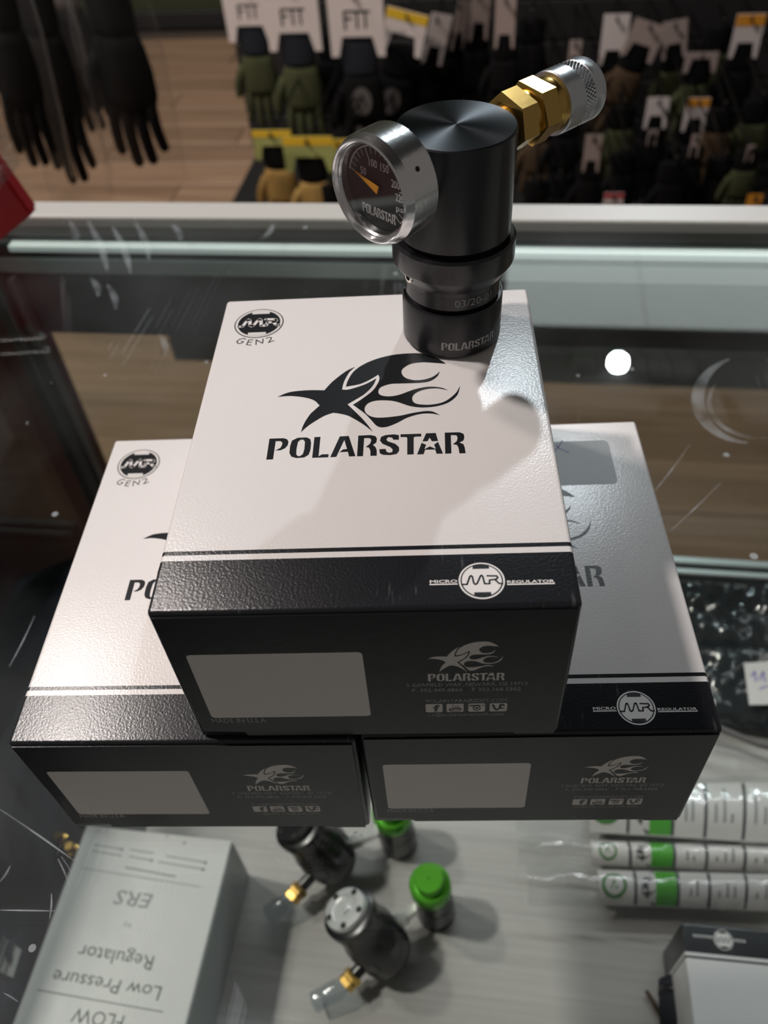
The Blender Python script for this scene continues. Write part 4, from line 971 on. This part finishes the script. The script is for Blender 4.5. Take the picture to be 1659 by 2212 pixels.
NW = len(HOOKS)
# the dim glove wall on the right
def YW(v, k): return (2.16 if v < 180 else 1.93 if v < 300 else 1.68)+.055*(k % 3)
GW = 'gloves on the dim wall rack'
wall = [
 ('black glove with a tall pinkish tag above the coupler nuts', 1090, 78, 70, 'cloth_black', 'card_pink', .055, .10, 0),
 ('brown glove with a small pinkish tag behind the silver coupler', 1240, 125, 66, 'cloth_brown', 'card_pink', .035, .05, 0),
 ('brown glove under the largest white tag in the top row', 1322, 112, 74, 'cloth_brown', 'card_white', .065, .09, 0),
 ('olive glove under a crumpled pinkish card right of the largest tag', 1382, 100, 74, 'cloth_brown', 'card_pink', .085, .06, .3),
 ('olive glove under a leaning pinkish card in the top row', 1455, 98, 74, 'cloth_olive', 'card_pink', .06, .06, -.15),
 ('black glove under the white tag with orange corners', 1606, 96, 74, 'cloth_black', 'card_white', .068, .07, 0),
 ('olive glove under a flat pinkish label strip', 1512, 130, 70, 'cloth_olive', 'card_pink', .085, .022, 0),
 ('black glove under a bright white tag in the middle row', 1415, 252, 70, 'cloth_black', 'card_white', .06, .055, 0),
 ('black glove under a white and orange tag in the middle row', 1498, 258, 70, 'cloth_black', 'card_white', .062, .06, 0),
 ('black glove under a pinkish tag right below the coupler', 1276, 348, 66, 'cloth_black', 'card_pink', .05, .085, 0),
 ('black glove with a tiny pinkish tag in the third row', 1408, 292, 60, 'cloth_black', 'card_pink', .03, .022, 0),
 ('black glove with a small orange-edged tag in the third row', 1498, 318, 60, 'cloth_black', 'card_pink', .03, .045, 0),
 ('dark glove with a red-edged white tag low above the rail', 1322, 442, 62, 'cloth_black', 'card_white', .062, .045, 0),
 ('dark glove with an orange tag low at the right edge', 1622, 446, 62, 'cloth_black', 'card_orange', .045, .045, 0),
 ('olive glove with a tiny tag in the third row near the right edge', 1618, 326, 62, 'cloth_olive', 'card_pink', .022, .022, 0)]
tops = {5: 'card_orange', 8: 'card_orange', 12: 'card_red'}
for k, (lab, u, v, wp, hand, card, cw, ch, tl) in enumerate(wall):
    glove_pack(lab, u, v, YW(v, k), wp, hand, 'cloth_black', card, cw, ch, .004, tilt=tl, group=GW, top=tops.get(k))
dark = [(1150, 40, 'cloth_black', 'untagged black glove above the brass nuts'), (1190, 150, 'cloth_black', 'untagged black glove hidden behind the silver coupler'), (1165, 260, 'cloth_brown', 'untagged brown glove beneath the brass nuts'),
 (1225, 250, 'cloth_black', 'untagged black glove just beneath the silver coupler'), (1345, 230, 'cloth_olive', 'untagged olive glove left of the bright middle tag'), (1555, 60, 'cloth_olive', 'untagged olive glove left of the orange-cornered tag'),
 (1560, 235, 'cloth_brown', 'untagged brown glove right of the orange middle tag'), (1640, 215, 'cloth_olive', 'untagged olive glove at the right edge of the middle row'), (1350, 330, 'cloth_black', 'untagged black glove above the red-edged low tag'),
 (1455, 350, 'cloth_black', 'untagged black glove low between the two small third-row tags'), (1560, 340, 'cloth_black', 'untagged black glove low and left of the orange tag'), (1210, 380, 'cloth_black', 'untagged black glove low, second from the regulator body'),
 (1160, 390, 'cloth_black', 'untagged black glove low, nearest the regulator body')]
for k, (u, v, hand, lab) in enumerate(dark):
    glove_pack(lab, u, v, YW(v, k)+.075, 72, hand, 'cloth_black', None, group='untagged gloves on the dim wall rack')
# racks that carry them
def rack(label, x0, x1, Y, z0, z1, hooks, front):
    t = thing('glove_rack', label, 'rack', ((x0+x1)/2, Y, FLOOR), 0); ox = (x0+x1)/2
    n = int((z1-FLOOR-.12)/.10)
    for k in range(n):
        za = .12+k*.10; obj('slat', box_mesh(x0-ox, x1-ox, 0, .02, za, za+.094, .002, 1), t, 'base_black')
    obj('backing', box_mesh(x0-ox, x1-ox, .0205, .03, 0, z1-FLOOR), t, 'base_black')
    obj('foot', box_mesh(x0-ox, x1-ox, front, .02, 0, .09, .004, 1), t, 'base_black')
    for p, y in hooks:
        a = Vector((p.x-ox, p.y-Y-.03, p.z-FLOOR)); b = Vector((p.x-ox, -.002, p.z-FLOOR+.01))
        obj('hook', pydata(*tube([a+Vector((0, 0, .012)), a, b], .0028, 8)), t, 'lamp_black', smooth=True)
c0, c1 = hity(520, 300, 2.49), hity(1040, 300, 2.49)
rack('black slat rack with olive and tan gloves beyond the counter', c0.x+.03, c1.x+.02, 2.50, FLOOR, -.10, HOOKS[:NW], -.92)
c0 = hity(1075, 300, 2.6)
rack('dim black slat wall rack full of dark gloves', c1.x+.02, 1.35, 2.46, FLOOR, .30, HOOKS[NW:], -.92)
# bagged black gloves on a stand at the left
ST = 'bagged black gloves on the left stand'
n0 = len(HOOKS)
def hang(label, top_px, bot_px, Y, hand, wpx, cuff):
    a, b = hity(*top_px, Y), hity(*bot_px, Y); d = b-a; s = d.length/.235
    X = Vector((0, 1, 0)).cross(-d.normalized())
    Zv = -d.normalized(); Yv = Zv.cross(X)
    mw = Matrix(((X.x*s*wpx, Yv.x*s, Zv.x*s, a.x), (X.y*s*wpx, Yv.y*s, Zv.y*s, a.y), (X.z*s*wpx, Yv.z*s, Zv.z*s, a.z), (0, 0, 0, 1)))
    t = thing('glove_pack', label, 'glove', mw=mw, group=ST)
    obj('hand', gmesh('hand', hand), t); obj('cuff', gmesh('cuff', cuff), t)
    m_ = tube([(0, 0, .03), (0, 0, -.06), (0, 0, -.16), (0, 0, -.25)], [.058, .070, .070, .066], 16, .42, (0, 1, 0), False)
    obj('clear_bag', pydata(*m_), t, 'bag_thin', smooth=True)
    obj('bag_header', box_mesh(-.05, .05, -.001, .001, .028, .06), t, 'card_white')
    HOOKS.append((t.matrix_world @ Vector((0, 0, .05)), Y)); return t
hang('bagged black glove hanging furthest right on the left stand', (222, -40), (318, 360), 1.35, 'cloth_black', .86, 'cloth_black')
hang('bagged black glove with a grey cuff in the middle of the stand', (112, -90), (212, 285), 1.62, 'cloth_black', .70, 'cloth_grey')
hang('longest bagged black glove second from the red pouch', (58, -60), (172, 398), 1.42, 'cloth_black', .62, 'cloth_black')
hang('bagged black glove beside the red pouch', (-22, -60), (88, 362), 1.22, 'cloth_black', .66, 'cloth_black')
sx, sy = -1.75, 1.75
st = thing('glove_stand', 'black wire stand holding the bagged gloves at the left', 'rack', (sx, sy, FLOOR))
obj('pole', lathe([(0, 0), (.016, 0), (.016, 1.5), (0, 1.5)], 20), st, 'lamp_black')
obj('foot', lathe([(0, 0), (.16, 0), (.16, .012), (.03, .03), (0, .03)], 40), st, 'lamp_black')
for p, y in HOOKS[n0:]:
    a = Vector((p.x-sx, p.y-sy, p.z-FLOOR))
    obj('hook', pydata(*tube([a+Vector((0, -.03, .012)), a+Vector((0, -.02, .0)), Vector((0, 0, a.z+.02))], .003, 8)), st, 'rail_alu', smooth=True)

# red pouch in a clear sleeve hanging over the counter's left end
Yp = 0.47
rp = [hity(u, v, Yp) for u, v in ((76, 455), (-20, 533), (-130, 330), (-30, 305))]
o = rp[0]
ra = thing('red_pouch', 'red pouch in a clear sleeve hanging at the left end of the counter', 'pouch', tuple(o))
pv = [(p.x-o.x, p.z-o.z) for p in rp]
XZ = Matrix(((1, 0, 0, 0), (0, 0, 1, 0), (0, 1, 0, 0), (0, 0, 0, 1)))
bm = bmesh.new(); bm.from_mesh(prism(pv, -.006, .006)); bmesh.ops.remove_doubles(bm, verts=bm.verts, dist=1e-6); bmesh.ops.bevel(bm, geom=[e for e in bm.edges if e.calc_face_angle(0) > .5], offset=.002, segments=2, affect='EDGES')
me = bpy.data.meshes.new('pouch'); bm.to_mesh(me); bm.free(); obj('pouch', me, ra, 'red_plastic', mw=XZ)
rq = [hity(u, v, Yp) for u, v in ((56, 342), (-10, 420), (-110, 180), (0, 220))]
obj('clear_sleeve', prism([(p.x-o.x, p.z-o.z) for p in rq], -.008, -.0075), ra, 'bag_clear', mw=XZ)
hk = (rp[2]+rp[3])/2
ps = thing('floor_cabinet', 'dark red floor cabinet beside the left end of the counter', 'cabinet', (-.62, .25, FLOOR))
obj('body', box_mesh(-.20, .20, -.40, .36, .05, .90, .006, 2), ps, 'cabinet_red'); obj('plinth', box_mesh(-.18, .18, -.38, .34, 0, .05), ps, 'base_black')
for k in range(3): obj('side_panel', box_mesh(.2005, .204, -.36+k*.235, -.15+k*.235, .12, .86, .0015, 1), ps, 'cabinet_red')
st2 = thing('pouch_stand', 'wire hook stand on the red cabinet carrying the red pouch', 'rack', (-.62, .45, FLOOR+.90))
obj('pole', lathe([(0, 0), (.006, 0), (.006, .45), (0, .45)], 16), st2, 'lamp_black'); obj('foot', lathe([(0, 0), (.06, 0), (.06, .006), (0, .010)], 32), st2, 'lamp_black')
hz_ = hk.z-FLOOR-.90
obj('hook', pydata(*tube([(0, 0, hz_+.02), (hk.x+.62, hk.y-.45, hz_+.006), (hk.x+.62, hk.y-.465, hz_-.012)], .002, 8)), st2, 'rail_alu', smooth=True)
